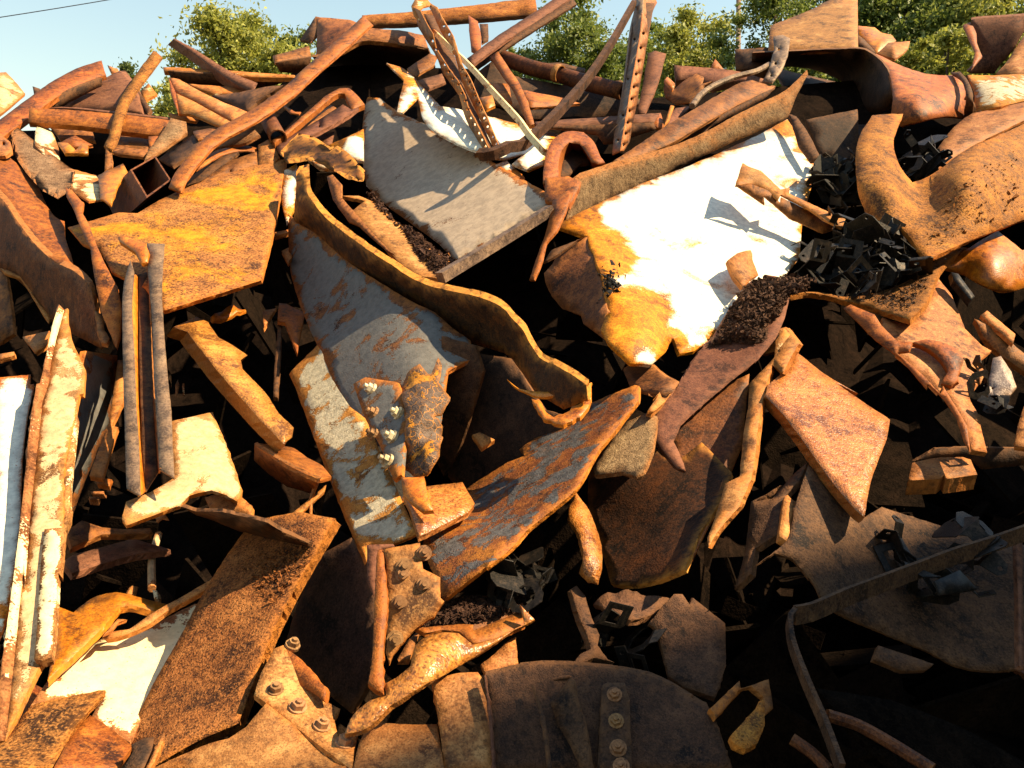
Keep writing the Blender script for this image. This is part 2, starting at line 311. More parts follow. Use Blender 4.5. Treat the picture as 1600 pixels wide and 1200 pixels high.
def plate(name, m, spec, label=None, cat=None, th=.016, ext=None, c='', par=None, jag=.4, dent=.002, step=15, holes=(), group=None, kind=None, wear=(), edge_w=.006, crumple=0., cf=9., corner=None):
    """a cut piece of sheet or plate, bent through the depth marks, with real thickness"""
    if corner is None: corner = 34 if (name in CURVED or cat in ('pipe', 'strap')) else 12
    O = pts(spec); ctrl = [p for p in O if len(p) > 2] + ([p for p in pts(c)] if c else [])
    if not ctrl: ctrl = [(0, 0, 0)]
    lx, ly, ls = lean_of(label, par, name, len(ctrl) < 3); cx_, cy_ = np.mean([p[:2] for p in O], 0); df_ = depth_fn(ctrl)
    def df(x, y): return df_(x, y)+inv0(y)*(lx*(np.asarray(x)-cx_)+ly*(np.asarray(y)-cy_)+100*ls)/1e4
    poly = catmull([p[:2] for p in O], min(step, 7), True, corner)
    seed = RNG.uniform(0, 100)
    if jag:
        for i in range(len(poly)):
            v = noise.noise_vector(Vector((poly[i, 0]*.16, poly[i, 1]*.16, seed))); w = noise.noise_vector(Vector((poly[i, 0]*.4, poly[i, 1]*.4, seed)))
            poly[i] += (np.array(v[:2])*1.1+np.array(w[:2])*1.5)*jag
    H = []
    for h in holes:
        hx, hy, hr = h[:3]; hs = h[3] if len(h) > 3 else 1.; an = np.linspace(0, 2*math.pi, 9)[:-1]
        H.append(np.stack([hx+hr*np.cos(an), hy+hr*hs*np.sin(an)], 1))
    lo, hi_ = poly.min(0), poly.max(0); g = []
    yy = lo[1]+step*.5; row = 0
    while yy < hi_[1]:
        for xx in np.arange(lo[0]+(row % 2)*step*.5, hi_[0], step): g.append((xx, yy))
        yy += step*.87; row += 1
    g = np.array(g) if g else np.zeros((0, 2))
    if len(g):
        g = g+RNG.uniform(-.15, .15, g.shape)*step
        g = g[inside(poly, g)]
    if len(g): g = g[seg_dist(poly, g) > step*.5]
    for h in H:
        if len(g): g = g[seg_dist(h, g) > 2.]
        if len(g): g = g[~inside(h, g)]
    V2 = [Vector(p) for p in poly]; n = len(poly); ed = [(i, (i+1) % n) for i in range(n)]
    for h in H:
        s = len(V2); V2 += [Vector(p) for p in h]; ed += [(s+i, s+(i+1) % len(h)) for i in range(len(h))]
    V2 += [Vector(p) for p in g]
    r = delaunay_2d_cdt(V2, ed, [], 0, 1e-4); Q = np.array([tuple(v) for v in r[0]]); T = np.array([f for f in r[2] if len(f) == 3])
    cen = Q[T].mean(1); ok = inside(poly, cen)
    for h in H: ok &= ~inside(h, cen)
    T = T[ok]
    used = np.unique(T); remap = -np.ones(len(Q), int); remap[used] = np.arange(len(used)); Q = Q[used]; T = remap[T]
    e1 = Q[T[:, 1]]-Q[T[:, 0]]; e2 = Q[T[:, 2]]-Q[T[:, 0]]; cr = e1[:, 0]*e2[:, 1]-e1[:, 1]*e2[:, 0]
    T[cr > 0] = T[cr > 0][:, ::-1]                       # pixel y points down
    inv = np.maximum(df(Q[:, 0], Q[:, 1]), .05); X = unproj(Q[:, 0], Q[:, 1], inv)
    def normals(X):
        fn = np.cross(X[T[:, 1]]-X[T[:, 0]], X[T[:, 2]]-X[T[:, 0]]); vn = np.zeros_like(X)
        for i in range(3): np.add.at(vn, T[:, i], fn)
        return vn/(np.linalg.norm(vn, axis=1)[:, None]+1e-12)
    Nn = normals(X)
    if dent or crumple:
        a = np.array([dent*(noise.noise(Vector(p*4.5)+Vector((seed,)*3))+.5*noise.noise(Vector(p*11)+Vector((seed,)*3))) for p in X])
        if crumple: a += np.array([crumple*(noise.noise(Vector(p*cf)+Vector((seed,)*3))-.6*abs(noise.noise(Vector(p*cf*2.1)+Vector((seed,)*3)))) for p in X])
        X = X+Nn*a[:, None]; Nn = normals(X)
    if ext is not None: B = unproj(Q[:, 0]+ext[0], Q[:, 1]+ext[1], inv*(1+ext[2]/100))
    else: B = X-Nn*th
    dm = seg_dist(poly, Q)/inv/FPX
    for h in H: dm = np.minimum(dm, seg_dist(h, Q)/inv/FPX+.02)
    E = np.clip(1-dm/edge_w, 0, 1)
    cnt = {}
    for t in T:
        for i in range(3):
            a, b = t[i], t[(i+1) % 3]; k = (min(a, b), max(a, b)); cnt[k] = None if k in cnt else (a, b)
    bnd = [v for v in cnt.values() if v is not None]
    nv = len(X); bi = sorted({v for e in bnd for v in e}); mi = {v: 2*nv+i for i, v in enumerate(bi)}
    M = (X[bi]+B[bi])/2; tl = np.linalg.norm(X[bi]-B[bi], axis=1).mean() if len(bi) else .01
    M = M+RNG.normal(0, min(.002, tl*.10), M.shape)
    allv = np.concatenate([X, B, M]); faces = [tuple(t) for t in T]+[tuple(t[::-1]+nv) for t in T]; nf = len(faces)
    for a, b in bnd: faces += [(b, a, mi[a], mi[b]), (mi[b], mi[a], a+nv, b+nv)]
    loc = X.mean(0)
    me = bpy.data.meshes.new(name); me.from_pydata([tuple(v) for v in (allv-loc)], [], [tuple(int(i) for i in f) for f in faces])
    sm = np.zeros(len(faces), bool); sm[:nf] = True; me.polygons.foreach_set('use_smooth', sm)
    at_ = me.attributes.new('edge', 'FLOAT', 'POINT'); at_.data.foreach_set('value', np.concatenate([E, E, np.ones(len(bi))]).astype(np.float32))
    rm = np.ones(len(faces), np.float32); rm[:nf] = 0; me.attributes.new('rim', 'FLOAT', 'FACE').data.foreach_set('value', rm)
    if wear:
        W = np.zeros(len(Q))
        for wx, wy, wr in wear: W = np.maximum(W, np.clip(1.6-1.6*np.hypot(Q[:, 0]-wx, Q[:, 1]-wy)/wr, 0, 1))
        me.attributes.new('wear', 'FLOAT', 'POINT').data.foreach_set('value', np.concatenate([W, W, W[bi]]).astype(np.float32))
    me.update(); TRI[0] += len(faces)
    o = link(name, me, m, loc, par)
    if par is None: tag(o, label, cat, group, kind)
    elif label: o['label'] = label
    if kind: o['kind'] = kind
    SURF[o.name] = df
    return o
def surf_point(o, x, y):
    f = SURF[o.name]; q = lambda a, b: unproj(np.array(float(a)), np.array(float(b)), f(np.array(float(a)), np.array(float(b))))
    p = q(x, y); n = np.cross(q(x+4, y)-p, p-q(x, y+4)); n = n/np.linalg.norm(n)
    if n @ (CAM-p) < 0: n = -n
    return p, n

def circle(r, n=18, e=1.): return [(r*math.cos(2*math.pi*i/n), e*r*math.sin(2*math.pi*i/n)) for i in range(n)]
def rect(w, h): return [(-w/2, -h/2), (w/2, -h/2), (w/2, h/2), (-w/2, h/2)]
def sweep(name, m, path, prof, label=None, cat=None, wall=0., par=None, roll=0., step=14, group=None, scale=None, lump=0., smooth=None, world=False, twist=0., kind=None):
    """a bar, pipe or tube along a path of (x, y, k) marks; prof is its cross-section in metres"""
    if world: P = np.array(path, float)
    else:
        q = pts(path); last = 0
        for v in q:
            if len(v) < 3: v.append(last)
            last = v[2]
        q = catmull(q, step, False, 60); P = np.array([at(a, b, k) for a, b, k in q])
    n = len(P); Tn = np.gradient(P, axis=0); Tn /= np.linalg.norm(Tn, axis=1)[:, None]+1e-12
    u = np.cross(Tn[0], FWD); u /= np.linalg.norm(u)+1e-9; seed = RNG.uniform(0, 99)
    V = []; outer = np.array(prof); loops = [outer]
    if wall:
        s = 1-wall/np.abs(outer).max(); loops.append(outer*s)
    k = len(outer); rings = []
    for i in range(n):
        u = u-Tn[i]*(u@Tn[i]); u /= np.linalg.norm(u)+1e-9; w = np.cross(Tn[i], u)
        a = math.radians(roll+twist*i/max(1, n-1)); uu = u*math.cos(a)+w*math.sin(a); ww = -u*math.sin(a)+w*math.cos(a)
        s = 1. if scale is None else np.interp(i/(n-1), np.linspace(0, 1, len(scale)), scale)
        for l in loops:
            for (a1, b1) in l:
                p = P[i]+s*(a1*uu+b1*ww)
                if lump: p = p+(p-P[i])*lump*noise.noise(Vector(p*7)+Vector((seed,)*3))
                V.append(p)
    V = np.array(V); L_ = len(loops)*k; F = []
    for i in range(n-1):
        for j in range(k):
            a, b = i*L_+j, i*L_+(j+1) % k; F.append((a, b, b+L_, a+L_))
            if wall:
                a, b = i*L_+k+j, i*L_+k+(j+1) % k; F.append((b, a, a+L_, b+L_))
    ns = len(F); e = (n-1)*L_
    if wall:
        for j in range(k):
            j2 = (j+1) % k; F += [(j2, j, k+j, k+j2), (e+j, e+j2, e+k+j2, e+k+j)]
    else: F += [tuple(range(k))[::-1], tuple(e+j for j in range(k))]
    loc = V.mean(0); me = bpy.data.meshes.new(name); me.from_pydata([tuple(v) for v in V-loc], [], F)
    smooth = (k > 8) if smooth is None else smooth
    s_ = np.zeros(len(F), bool); s_[:ns] = smooth; me.polygons.foreach_set('use_smooth', s_)
    at_ = me.attributes.new('edge', 'FLOAT', 'POINT'); ev = np.zeros(len(V), np.float32); ev[:L_] = .8; ev[e:] = .8; at_.data.foreach_set('value', ev)
    me.update(); TRI[0] += len(F)*2
    o = link(name, me, m, loc, par)
    if par is None: tag(o, label, cat, group, kind)
    return o

def mesh_from(name, V, F, smooth=False, edge=0.):
    me = bpy.data.meshes.new(name); me.from_pydata([tuple(map(float, v)) for v in V], [], [tuple(map(int, f)) for f in F])
    if smooth: me.polygons.foreach_set('use_smooth', np.ones(len(F), bool))
    me.update(); TRI[0] += len(F)*2; return me
def prism(n, r, z0, z1, r1=None, off=0):
    r1 = r if r1 is None else r1
    V = [(r*math.cos(2*math.pi*i/n), r*math.sin(2*math.pi*i/n), z0) for i in range(n)]+[(r1*math.cos(2*math.pi*i/n), r1*math.sin(2*math.pi*i/n), z1) for i in range(n)]
    F = [(i+off, (i+1) % n+off, n+(i+1) % n+off, n+i+off) for i in range(n)]+[tuple(n+i+off for i in range(n)), tuple(off+i for i in range(n))[::-1]]
    return V, F
def nut_mesh(m, stud):
    V = []; F = []
    for a in ((14, .034, -.01, .005), (6, .026, .005, .026, .0245), (10, .0125, .02, .026+stud, .0115)):
        v, f = prism(*a[:4], r1=a[4] if len(a) > 4 else None, off=len(V)); V += v; F += f
    me = mesh_from('nut', V, F); me.materials.append(MATS[m]); return me
NUTS = {}
def nut(par, surf, x, y, m='nut_plated', size=1., stud=.016, tilt=(0, 0, 0)):
    me = NUTS.setdefault((m, stud), None) or NUTS.__setitem__((m, stud), nut_mesh(m, stud)) or NUTS[(m, stud)]
    p, n = surf_point(surf, x, y); n = n+np.array(tilt); n /= np.linalg.norm(n)
    o = link('nut', me, None, p, par); o.rotation_euler = (Vector(n).to_track_quat('Z', 'Y') @ Matrix.Rotation(random.uniform(0, 1), 3, 'Z').to_quaternion()).to_euler()
    s = .64*size*random.uniform(.94, 1.06); o.scale = (s, s, s); return o

# ------------------------------------------------------------------ setting: ground, mound, unseen block added to shade the lower right
def sheet(name, V, F, m, kind='structure', smooth=False, label=None):
    me = mesh_from(name, V, F, smooth); o = link(name, me, m, (0, 0, 0)); tag(o, label, None, None, kind); return o
sheet('ground', [(-600,-600,0),(600,-600,0),(600,900,0),(-600,900,0)], [(0,1,2,3)], 'soil')
xs = np.arange(-1500, 3101, 40); V = []; F = []
rows = [1700, 1500, 1350, 1200, 1100, 1000, 900, 800, 700, 600, 520, 450, 390, 340, 300, 270, 240]
ridge_x = [-1500, 0, 225, 245, 275, 300, 425, 450, 560, 640, 760, 800, 880, 960, 1050, 1300, 1440, 1500, 1620, 3100]
ridge_y = [230, 205, 200, 205, 190, 150, 150, 112, 100, 105, 108, 130, 140, 160, 150, 128, 118, 118, 120, 200]
lift = [.72, .45, .2, 0.]
for j in range(len(rows)+len(lift)):
    for x in xs:
        top_y = np.interp(x, ridge_x, ridge_y); y = rows[j] if j < len(rows) else top_y+(225-top_y)*lift[j-len(rows)]
        k = np.interp(y, [400, 750, 1000, 1300], [-46, -38, -30, -24]) + 5*noise.noise(Vector((x*.006, y*.006, 3.1)))+3*noise.noise(Vector((x*.02, y*.02, 7)))
        if y < 380: k += min(1, (380-y)/150)*30
        p = at(x, y, k)
        if y >= 1500: p[2] = max(-.3, min(p[2], .1))
        V.append(p)
rows = rows+lift
nx = len(xs)
top = [np.array(v) for v in V[-nx:]]
for p in top: V.append(p+np.array([0, 1.5, -.3]))
for p in top: V.append(np.array([p[0]*1.1, p[1]+5, -.2]))
for r in range(len(rows)+1):
    for i in range(nx-1): a = r*nx+i; F.append((a, a+1, a+nx+1, a+nx))
sheet('mound', V, F, 'heap_shade', smooth=False)

P1, P2 = at(700, 1215), at(1600, 770)
t1 = 15.; E1 = P1+SUN*t1; E2 = P2+SUN*((E1[2]-P2[2])/SUN[2])
d = E2-E1; d /= np.linalg.norm(d); nrm = np.array([d[1], -d[0], 0])          # away from the heap
Wl, Wr = E1-d*9, E2+d*22
def shade_block_box(a, b, z0, z1, t):
    c = [a, b, b+nrm*t, a+nrm*t]; V = [(p[0], p[1], z0) for p in c]+[(p[0], p[1], z1) for p in c]
    return V, [(0,1,5,4),(1,2,6,5),(2,3,7,6),(3,0,4,7),(4,5,6,7),(3,2,1,0)]
wh = bpy.data.objects.new('shade_block', None); COL.objects.link(wh); wh.location = (float(E1[0]), float(E1[1]), 0); wh['base'] = (float(E1[0]), float(E1[1]), 0.)  # out of view, added only to cast the lower-right shade
tag(wh, 'unseen grey block added to shade the lower right of the heap', 'shade_block', None, 'structure')
v, f = shade_block_box(Wl, Wr, 0, E1[2]-.3, 9.); link('wall', mesh_from('wall', [np.array(q)-np.array(wh['base']) for q in v], f), 'shade_block_grey', wh['base'], wh)
v, f = shade_block_box(Wl, Wr, E1[2]-.297, E1[2], 9.2); link('shade_block_top', mesh_from('shade_block_top', [np.array(q)-np.array(wh['base']) for q in v], f), 'shade_block_grey', wh['base'], wh)

# ------------------------------------------------------------------ trees, pole, cables
def tree(x, ytop, d, rx, rz, leafm, label, n=9000, seed=1, leaf=.13, lean=0., ycent=None, gap=.35):
    rg = np.random.default_rng(seed); tp = at_d(x, ytop, d); base = np.array([tp[0], tp[1], 0.]); H = tp[2]
    o = bpy.data.objects.new('tree', None); COL.objects.link(o); o.location = base; o['base'] = tuple(map(float, base)); tag(o, label, 'tree', 'trees behind the heap')
    cz = H-rz; cc = base+np.array([lean, 0, cz])
    sweep('trunk', 'bark', [base+np.array([0, 0, -.1]), base+np.array([lean*.3, .05, H*.3]), base+np.array([lean*.8, 0, H*.6]), cc+np.array([0, 0, rz*.6])], circle(.22*H/8, 9), par=o, world=True, scale=[1.2, .8, .5, .12])
    cl = []; n = int(n*5.5); leaf *= 1.0
    for i in range(int(130*rx*rz/6)+30):
        v = rg.normal(size=3); v /= np.linalg.norm(v); r = rg.uniform(.15, 1.)**.5
        c = cc+v*np.array([rx, rx, rz])*r*rg.uniform(.75, 1.1); s = rg.uniform(.22, .62)*(rx+rz)/5.; cl.append((c, s))
        if i < 14:
            q = base+np.array([lean*.7, 0, cz-rz*.5+i*.04]); mid = (q+c)/2+np.array([0, 0, -.2])
            sweep('limb', 'bark', [q, mid, c], circle(.06*H/8, 6), par=o, world=True, scale=[1, .6, .25])
    P_ = []; ct = []
    tot = sum(s*s for c, s in cl)
    for c, s in cl:
        nn = int(n*s*s/tot)+1; u = rg.normal(size=(nn, 3)); u /= np.linalg.norm(u, axis=1)[:, None]
        P_.append(c+u*s*np.abs(rg.normal(0, .62, (nn, 1)))*np.array([1.2, 1.2, .85])); ct += [rg.uniform(-.15, .15)]*nn
    p = np.concatenate(P_); m_ = len(p); ct = np.array(ct)
    def unit(v): return v/(np.linalg.norm(v, axis=1)[:, None]+1e-9)
    a = unit(rg.normal(size=(m_, 3))); b_ = unit(np.cross(a, rg.normal(size=(m_, 3)))); L_ = leaf*rg.uniform(.6, 1.3, (m_, 1)); w = L_*.5; q = np.cross(a, b_)*L_*.12
    V = np.stack([p-a*L_*.5, p+b_*w*.5+q, p+a*L_*.5, p-b_*w*.5+q], 1).reshape(-1, 3)-base
    me = bpy.data.meshes.new('crown'); me.vertices.add(m_*4); me.vertices.foreach_set('co', V.ravel()); me.loops.add(m_*4); me.loops.foreach_set('vertex_index', np.arange(m_*4))
    me.polygons.add(m_); me.polygons.foreach_set('loop_start', np.arange(0, m_*4, 4)); me.update(calc_edges=True); TRI[0] += m_*2
    me.attributes.new('tone', 'FLOAT', 'POINT').data.foreach_set('value', np.repeat(np.clip(rg.uniform(.1, .9, m_)+ct, 0, 1), 4).astype(np.float32))
    link('crown', me, leafm, base, o)
tree(372, -10, 17, 1.45, 2.2, 'leaf_yellow', 'sunlit yellow-green tree behind the left of the heap', 9500, 3, .10)
tree(452, 28, 24, 1.0, 2.0, 'leaf_green', 'darker green tree just right of the yellow-green tree', 3500, 4, .13)
tree(203, 92, 26, .42, 1.5, 'leaf_dark', 'small far dark tree between the left beams', 1800, 5, .12)
tree(258, 105, 20, .55, 1.6, 'leaf_yellow', 'low pale green tree showing under the cream beam', 3000, 15, .10)
tree(885, -30, 20, 1.2, 2.6, 'leaf_green', 'tall green tree behind the middle of the heap', 7500, 6, .11)
tree(955, 45, 21, 1.0, 1.8, 'leaf_green', 'low green tree behind the dark diagonal bar', 3600, 7, .11)
tree(1085, 26, 19, 1.35, 1.8, 'leaf_yellow', 'bright leafy tree between perforated post and utility pole', 7000, 8, .10)
tree(800, 62, 27, .6, 1.3, 'leaf_green', 'tiny pale tree under the red-brown diagonal bar', 1500, 9, .13)
tree(1215, -70, 17, 1.15, 2.5, 'leaf_green', 'dark open tree right behind the utility pole', 6000, 10, .10)
tree(1420, -90, 19, 1.6, 3.0, 'leaf_green', 'big green tree right of the tall tan plate', 11000, 11, .12)
tree(1560, -80, 18, 1.5, 2.8, 'leaf_yellow', 'green tree at the right edge of the picture', 10000, 12, .12)
tree(1480, 35, 16, 1.0, 1.4, 'leaf_yellow', 'sunlit low tree above the big flared pipe', 5500, 13, .10)
tree(1500, -110, 26, 2.6, 3.6, 'leaf_green', 'wide tree filling the gap behind the right trees', 9000, 16, .16)
tree(1010, 20, 27, 1.6, 2.0, 'leaf_green', 'far green tree behind the perforated post', 5000, 17, .15)
tree(1330, -50, 24, 2.2, 3.2, 'leaf_dark', 'dark tree far behind the tall tan plate', 7000, 14, .16)
pb = at_d(1147, 480, 30.); pb[2] = 0
pl = bpy.data.objects.new('utility_pole', None); COL.objects.link(pl); pl.location = pb; pl['base'] = tuple(map(float, pb)); tag(pl, 'thin weathered wooden utility pole standing among the trees', 'utility pole')
sweep('shaft', 'pole_wood', [pb, pb+np.array([0, 0, 6]), pb+np.array([-.15, 0, 15])], circle(.12, 10), par=pl, world=True, scale=[1.1, .9, .6])
sweep('crossarm', 'pole_wood', [pb+np.array([-1.3, 0, 14.2]), pb+np.array([0, .02, 14.2]), pb+np.array([1.2, 0, 14.2])], rect(.1, .12), par=pl, world=True)
def cable(label, a, b, sag, r):
    u = np.linspace(0, 1, 24)[:, None]; p = a*(1-u)+b*u; p[:, 2] -= (4*u*(1-u))[:, 0]*sag
    sweep('cable', 'cable', p, circle(r, 6), label, 'cable', world=True)
cable('thin dark overhead cable crossing the pale sky, top left', at_d(-400, 82, 16.), at_d(700, -110, 24.), .25, .011)
cable('faint sagging cable running left from the utility pole', at_d(1146, 18, 30.), at_d(925, 62, 42.), .3, .018)

# ------------------------------------------------------------------ top left of the heap
S = plate
S('steel_plate', 'paint_tan', 'A 0,425,-6 35,423 103,495,-8 148,548 20,655,-4 -40,690 -40,440', 'brown plate corner with pale yellow lower edge at the far left top', 'plate', th=.02)
t = thing('bent_beam', 'curved rusty beam arching up against the sky, top left', 'beam', 60, 170)
S('flange', 'rust_orange', ribbon('-12,212 11,194 52,163 92,135 130,116 162,106', 25, 24, 5, -4), par=t, th=.03)
S('web', 'rust_dark', 'A 60,762,2 200,662 430,520 600,455,-8 600,500 450,580 320,650 170,710 90,790,1', par=t, th=.02)
S('beam_stub', 'rust_dark', 'A 190,505,-10 235,520 230,560 200,560', 'tiny dark beam stub poking up behind the curved rusty beam', 'beam', th=.03)
S('steel_plate', 'rust_maroon', 'A 310,650,-4 470,530 700,415,-7 770,490 800,560 835,668,-4 640,658', 'purple-brown plate leaning behind the grainy upright strip', 'plate', ext=(9, 2, -1.5), th=.03)
S('steel_plate', 'rust_dark', 'A 712,412,-7 735,415 890,645,-5 865,668 800,560', 'thin dark bar along the right edge of the purple-brown plate', 'bar', th=.02)
S('plate_scrap', 'paint_cream', 'A 810,550,-9 870,488 920,552,-9 850,592', 'small pale scrap behind the grainy upright strip', 'scrap')
S('plate_scrap', 'rust_tan', 'A 628,380,-14 690,405 695,418 650,430', 'tiny tan tip above the purple-brown plate', 'scrap')
t = thing('flat_beam', 'long orange beam lying level under the purple-brown plate', 'beam', 150, 190)
S('face', 'rust_orange', ribbon('45,180 62,181 115,184 175,190 264,201', 22, 27, 3, 0), par=t, th=.03)
S('top_flange', 'rust_maroon', 'A 230,630,-1 430,637 660,664 1000,702,-3 1010,690 660,650 420,628', par=t, th=.01)
t = thing('grainy_strip', 'grainy orange angle strip standing upright with bent foot', 'bar', 170, 250)
S('upper', 'rust_grain', ribbon('247,84 231,105 211,132 194,157 185,184 177,213 169,231', 17, 15, -1, 5), par=t, th=.015, crumple=.006, cf=25)
S('lower', 'rust_brown', 'A 622,850,5 655,862 660,975,3 612,1005,3 618,900', par=t)
S('steel_sheet', 'paint_ivory', 'A 235,690,0 270,730 320,800 345,870 355,970,2 280,932 205,850,4 210,760', 'bright white pointed sheet below the left end of the orange beam', 'sheet')
S('steel_curl', 'rust_orange', 'A 360,830,1 440,792 545,850,-1 430,862', 'small orange curl right of the white pointed sheet', 'scrap')
S('steel_curl', 'rust_gold', 'A 340,832,3 395,836 445,880 480,842 515,850,2 515,898 380,897,3', 'small yellow folded curl below the orange curl', 'scrap')
S('steel_plate', 'rust_brown', 'A 290,735,-4 470,740 540,765 560,830 440,795 360,830 340,800,-4', 'shaded brown offcut tucked under the orange beam', 'scrap')
S('steel_plate', 'rust_brown', 'A 700,775,-5 760,780 870,810,-5 870,880 740,865 660,890,-3', 'brown offcut in the gap behind the bent foot', 'scrap')
S('steel_plate', 'rust_brown', 'A 660,890,0 740,865 880,880,-1 840,920 700,905', 'flat brown ledge beside the bent foot', 'scrap')
S('steel_plate', 'rust_orange', 'A 870,800,0 930,798 900,860 875,890,0', 'small orange tab left of the tread plate', 'scrap')
t = thing('cream_beam', 'long pale cream beam lying behind the left tangle', 'beam', 330, 115, -8)
S('top_flange', 'paint_cream', 'A 955,393,-9 1230,405 1575,430,-9 B 230,440 230,455 0,452 A 1300,437 960,415', par=t, th=.03)
S('web', 'rust_dark', 'A 985,416,-11 1575,455 B 230,460,-11 100,500 A 1450,520 1130,498 1000,458,-11', par=t)
S('bottom_flange', 'paint_cream', 'A 1100,492,-9 1450,515,-9 1400,545 1260,552 1170,522', par=t, th=.02)
S('steel_strip', 'paint_cream', 'A 985,660,-4 1160,695 1150,712,-4 1010,692', 'short cream strip below the cream beam end', 'strip')
t = thing('tan_channel', 'tan channel slanting down right under the cream beam', 'beam', 310, 150, -3)
S('upper_face', 'rust_tan', 'A 990,455,-3 1050,465 1220,560 1450,655,0 1370,712 1150,592 1030,537,-1', par=t)
S('lower_face', 'rust_tan', 'A 1030,545,-2 1150,602 1360,718 1300,742,3 1110,667 1045,667,0 1040,612', par=t)
S('torn_end', 'rust_orange', 'A 988,455,-2 1030,542 1045,667 1020,600 998,540,-1', par=t)
S('steel_plate', 'rust_dark', 'A 1245,558,-3 1400,540 1575,505 B 160,500,-4 60,560 0,600 A 1450,657,0', 'dark triangular plate above the long bent flat bar', 'plate', th=.02)
S('flat_bar', 'rust_maroon', ribbon('271,61 300,78 333,101 365,122 399,138', 3, 17, -8, -4), 'reddish pointed bar sloping down from the sky at left', 'bar', ext=(-8, 8, -3))
t = thing('box_tube', 'square steel tube with its dark open end facing out', 'tube', 225, 275, 8)
def box_end(par, m, corners, ext, wall):
    C = np.array([unproj(np.array(x), np.array(y), inv0(y)*(1+k/100)) for x, y, k in corners]); e = unproj(np.array(corners[0][0]+ext[0]), np.array(corners[0][1]+ext[1]), inv0(corners[0][1])*(1+(corners[0][2]+ext[2])/100))-C[0]
    ce = C.mean(0); Ci = ce+(C-ce)*(1-wall); V = np.concatenate([C, Ci, C+e, Ci+e]); F = []
    for i in range(4):
        j = (i+1) % 4; F += [(i, j, 4+j, 4+i), (j, i, 8+i, 8+j), (4+i, 4+j, 12+j, 12+i), (8+j, 8+i, 12+i, 12+j)]
    return link('wall', mesh_from('wall', V-ce, F), m, ce, par)
b0 = pts('A 763,995 910,912 1003,1055 860,1160')
box_end(t, 'rust_brown', [(b0[0][0], b0[0][1], 9), (b0[1][0], b0[1][1], 5), (b0[2][0], b0[2][1], 7), (b0[3][0], b0[3][1], 11)], (-40, 42, -10), .10)
S('tread_plate', 'sandy', 'A 1000,690,1 1090,715 1097,775,0 960,870 880,920 845,940,5 870,880 940,790', 'greyish tread plate offcut with rounded corner, upper left', 'plate', th=.02)
S('steel_plate', 'rust_dark', 'A 930,930,2 1130,788 1210,812,-1 1120,900 1010,975,4', 'dark slab below the tread plate offcut', 'plate')
S('flat_bar', 'rust_orange', ribbon('575,31 531,71 503,95 476,119 456,139 400,179 352,205 325,224 301,251 281,277 273,297', 19, 21, 4, 13), 'long bent flat bar rising to the right across the upper left', 'bar', ext=(2, 3, -.4), dent=.001)
S('steel_plate', 'rust_brown', 'A 1130,770,1 1290,735,0 1250,790 1160,812,3', 'small brown plate behind the long bent flat bar', 'scrap')
t = thing('half_pipe', 'rusty half-round strip curving under the long bent flat bar', 'strip', 350, 235, 3)
S('top', 'sandy', 'A 1250,870,3 1370,800 1480,740 1520,790 1440,835 1340,855,4', par=t)
S('lip', 'rust_orange', 'A 1150,1000,6 1230,900 1340,862 1450,855 1510,868,2 1500,890 1400,885 1290,915 1200,970', par=t, th=.006)
S('steel_plate', 'rust_dark', 'A 1060,1100,6 1150,1010 1290,915 1400,888,0 1330,950 1180,1060', 'dark groove plate under the half-round strip', 'plate')
S('steel_plate', 'rust_brown', 'A 1180,1065,5 1330,950 1510,885,1 1512,965 1400,1000 1250,1040', 'dull brown plate above the yellow-spotted slab', 'plate', holes=[(360, 267, 2)])
S('steel_block', 'rust_tan', 'B 10,850,3 80,815 135,920,2 100,962 10,972,4 A 1512,965 1512,860', 'tan block end beside the long bent flat bar', 'block', th=.05)
# left edge, second row
S('steel_plate', 'rust_tan', 'A -30,790,4 0,790 60,832 72,890 30,912 -30,915,7', 'tan plate with a round hole at the left edge', 'plate', holes=[(5.5, 224, 3.2)])
S('steel_plate', 'rust_brown', 'A -30,745,-4 0,750 70,780 60,830 0,790 -30,780,-2', 'brown strip at the left edge above the holed plate', 'strip')
S('steel_plate', 'sandy', 'A 65,780,2 90,765 170,830 300,930 425,1022,2 410,1110 340,1165,8 250,1120 150,1010 80,900', 'grey-brown rough plate slanting down at left', 'plate', th=.02, ext=(4, -5, -1))
S('steel_plate', 'paint_cream', 'A 405,985,1 530,1020 655,1052,0 600,1172 520,1182,7 440,1130 405,1090', 'cream-yellow torn sheet left of the square tube', 'sheet', th=.008)
S('steel_plate', 'rust_gold', 'A 575,1030,4 720,955 750,1010,4 690,1090 650,1200 590,1165,9', 'yellow-orange torn plate touching the square tube', 'plate', th=.008, crumple=.01)
t = thing('folded_plate', 'large folded red-orange plate with dark shaded underside, left edge', 'plate', 60, 330, 8)
S('upper_face', 'rust_orange', 'A -40,905,6 0,910 60,925 130,990 230,1100 E 240,0,4 280,90 330,150 378,172 382,260 425,400 432,458,10 320,405 200,295 100,165 30,60 -20,0,10', par=t, th=.015, c='E 100,60,7 280,260,6')
S('lower_face', 'rust_brown', 'E -40,-10,10 30,62 100,167 200,297 320,407 432,460,11 500,520 530,565 560,700 602,925,3 540,890 420,830 300,760,-4 220,660 130,540 -40,430,-3', par=t, ext=(6, -6, -1.2))
S('twisted_strip', 'rust_orange', 'A 380,1100,8 420,1110 480,1180 E 490,60,9 480,120 520,190 570,320 620,430 690,560,13 712,700 700,850 680,915,11 640,820 590,700 575,600,14 550,480 530,330,14 480,230 440,120 390,20', 'tapering twisted strip hanging left of the sign post', 'strip', th=.012)
S('plate_scrap', 'rust_brown', 'E 555,700,9 600,720 610,800 640,850 625,895 590,880 570,800,9', 'small torn lump at the foot of the folded plate', 'scrap', crumple=.015, cf=20)
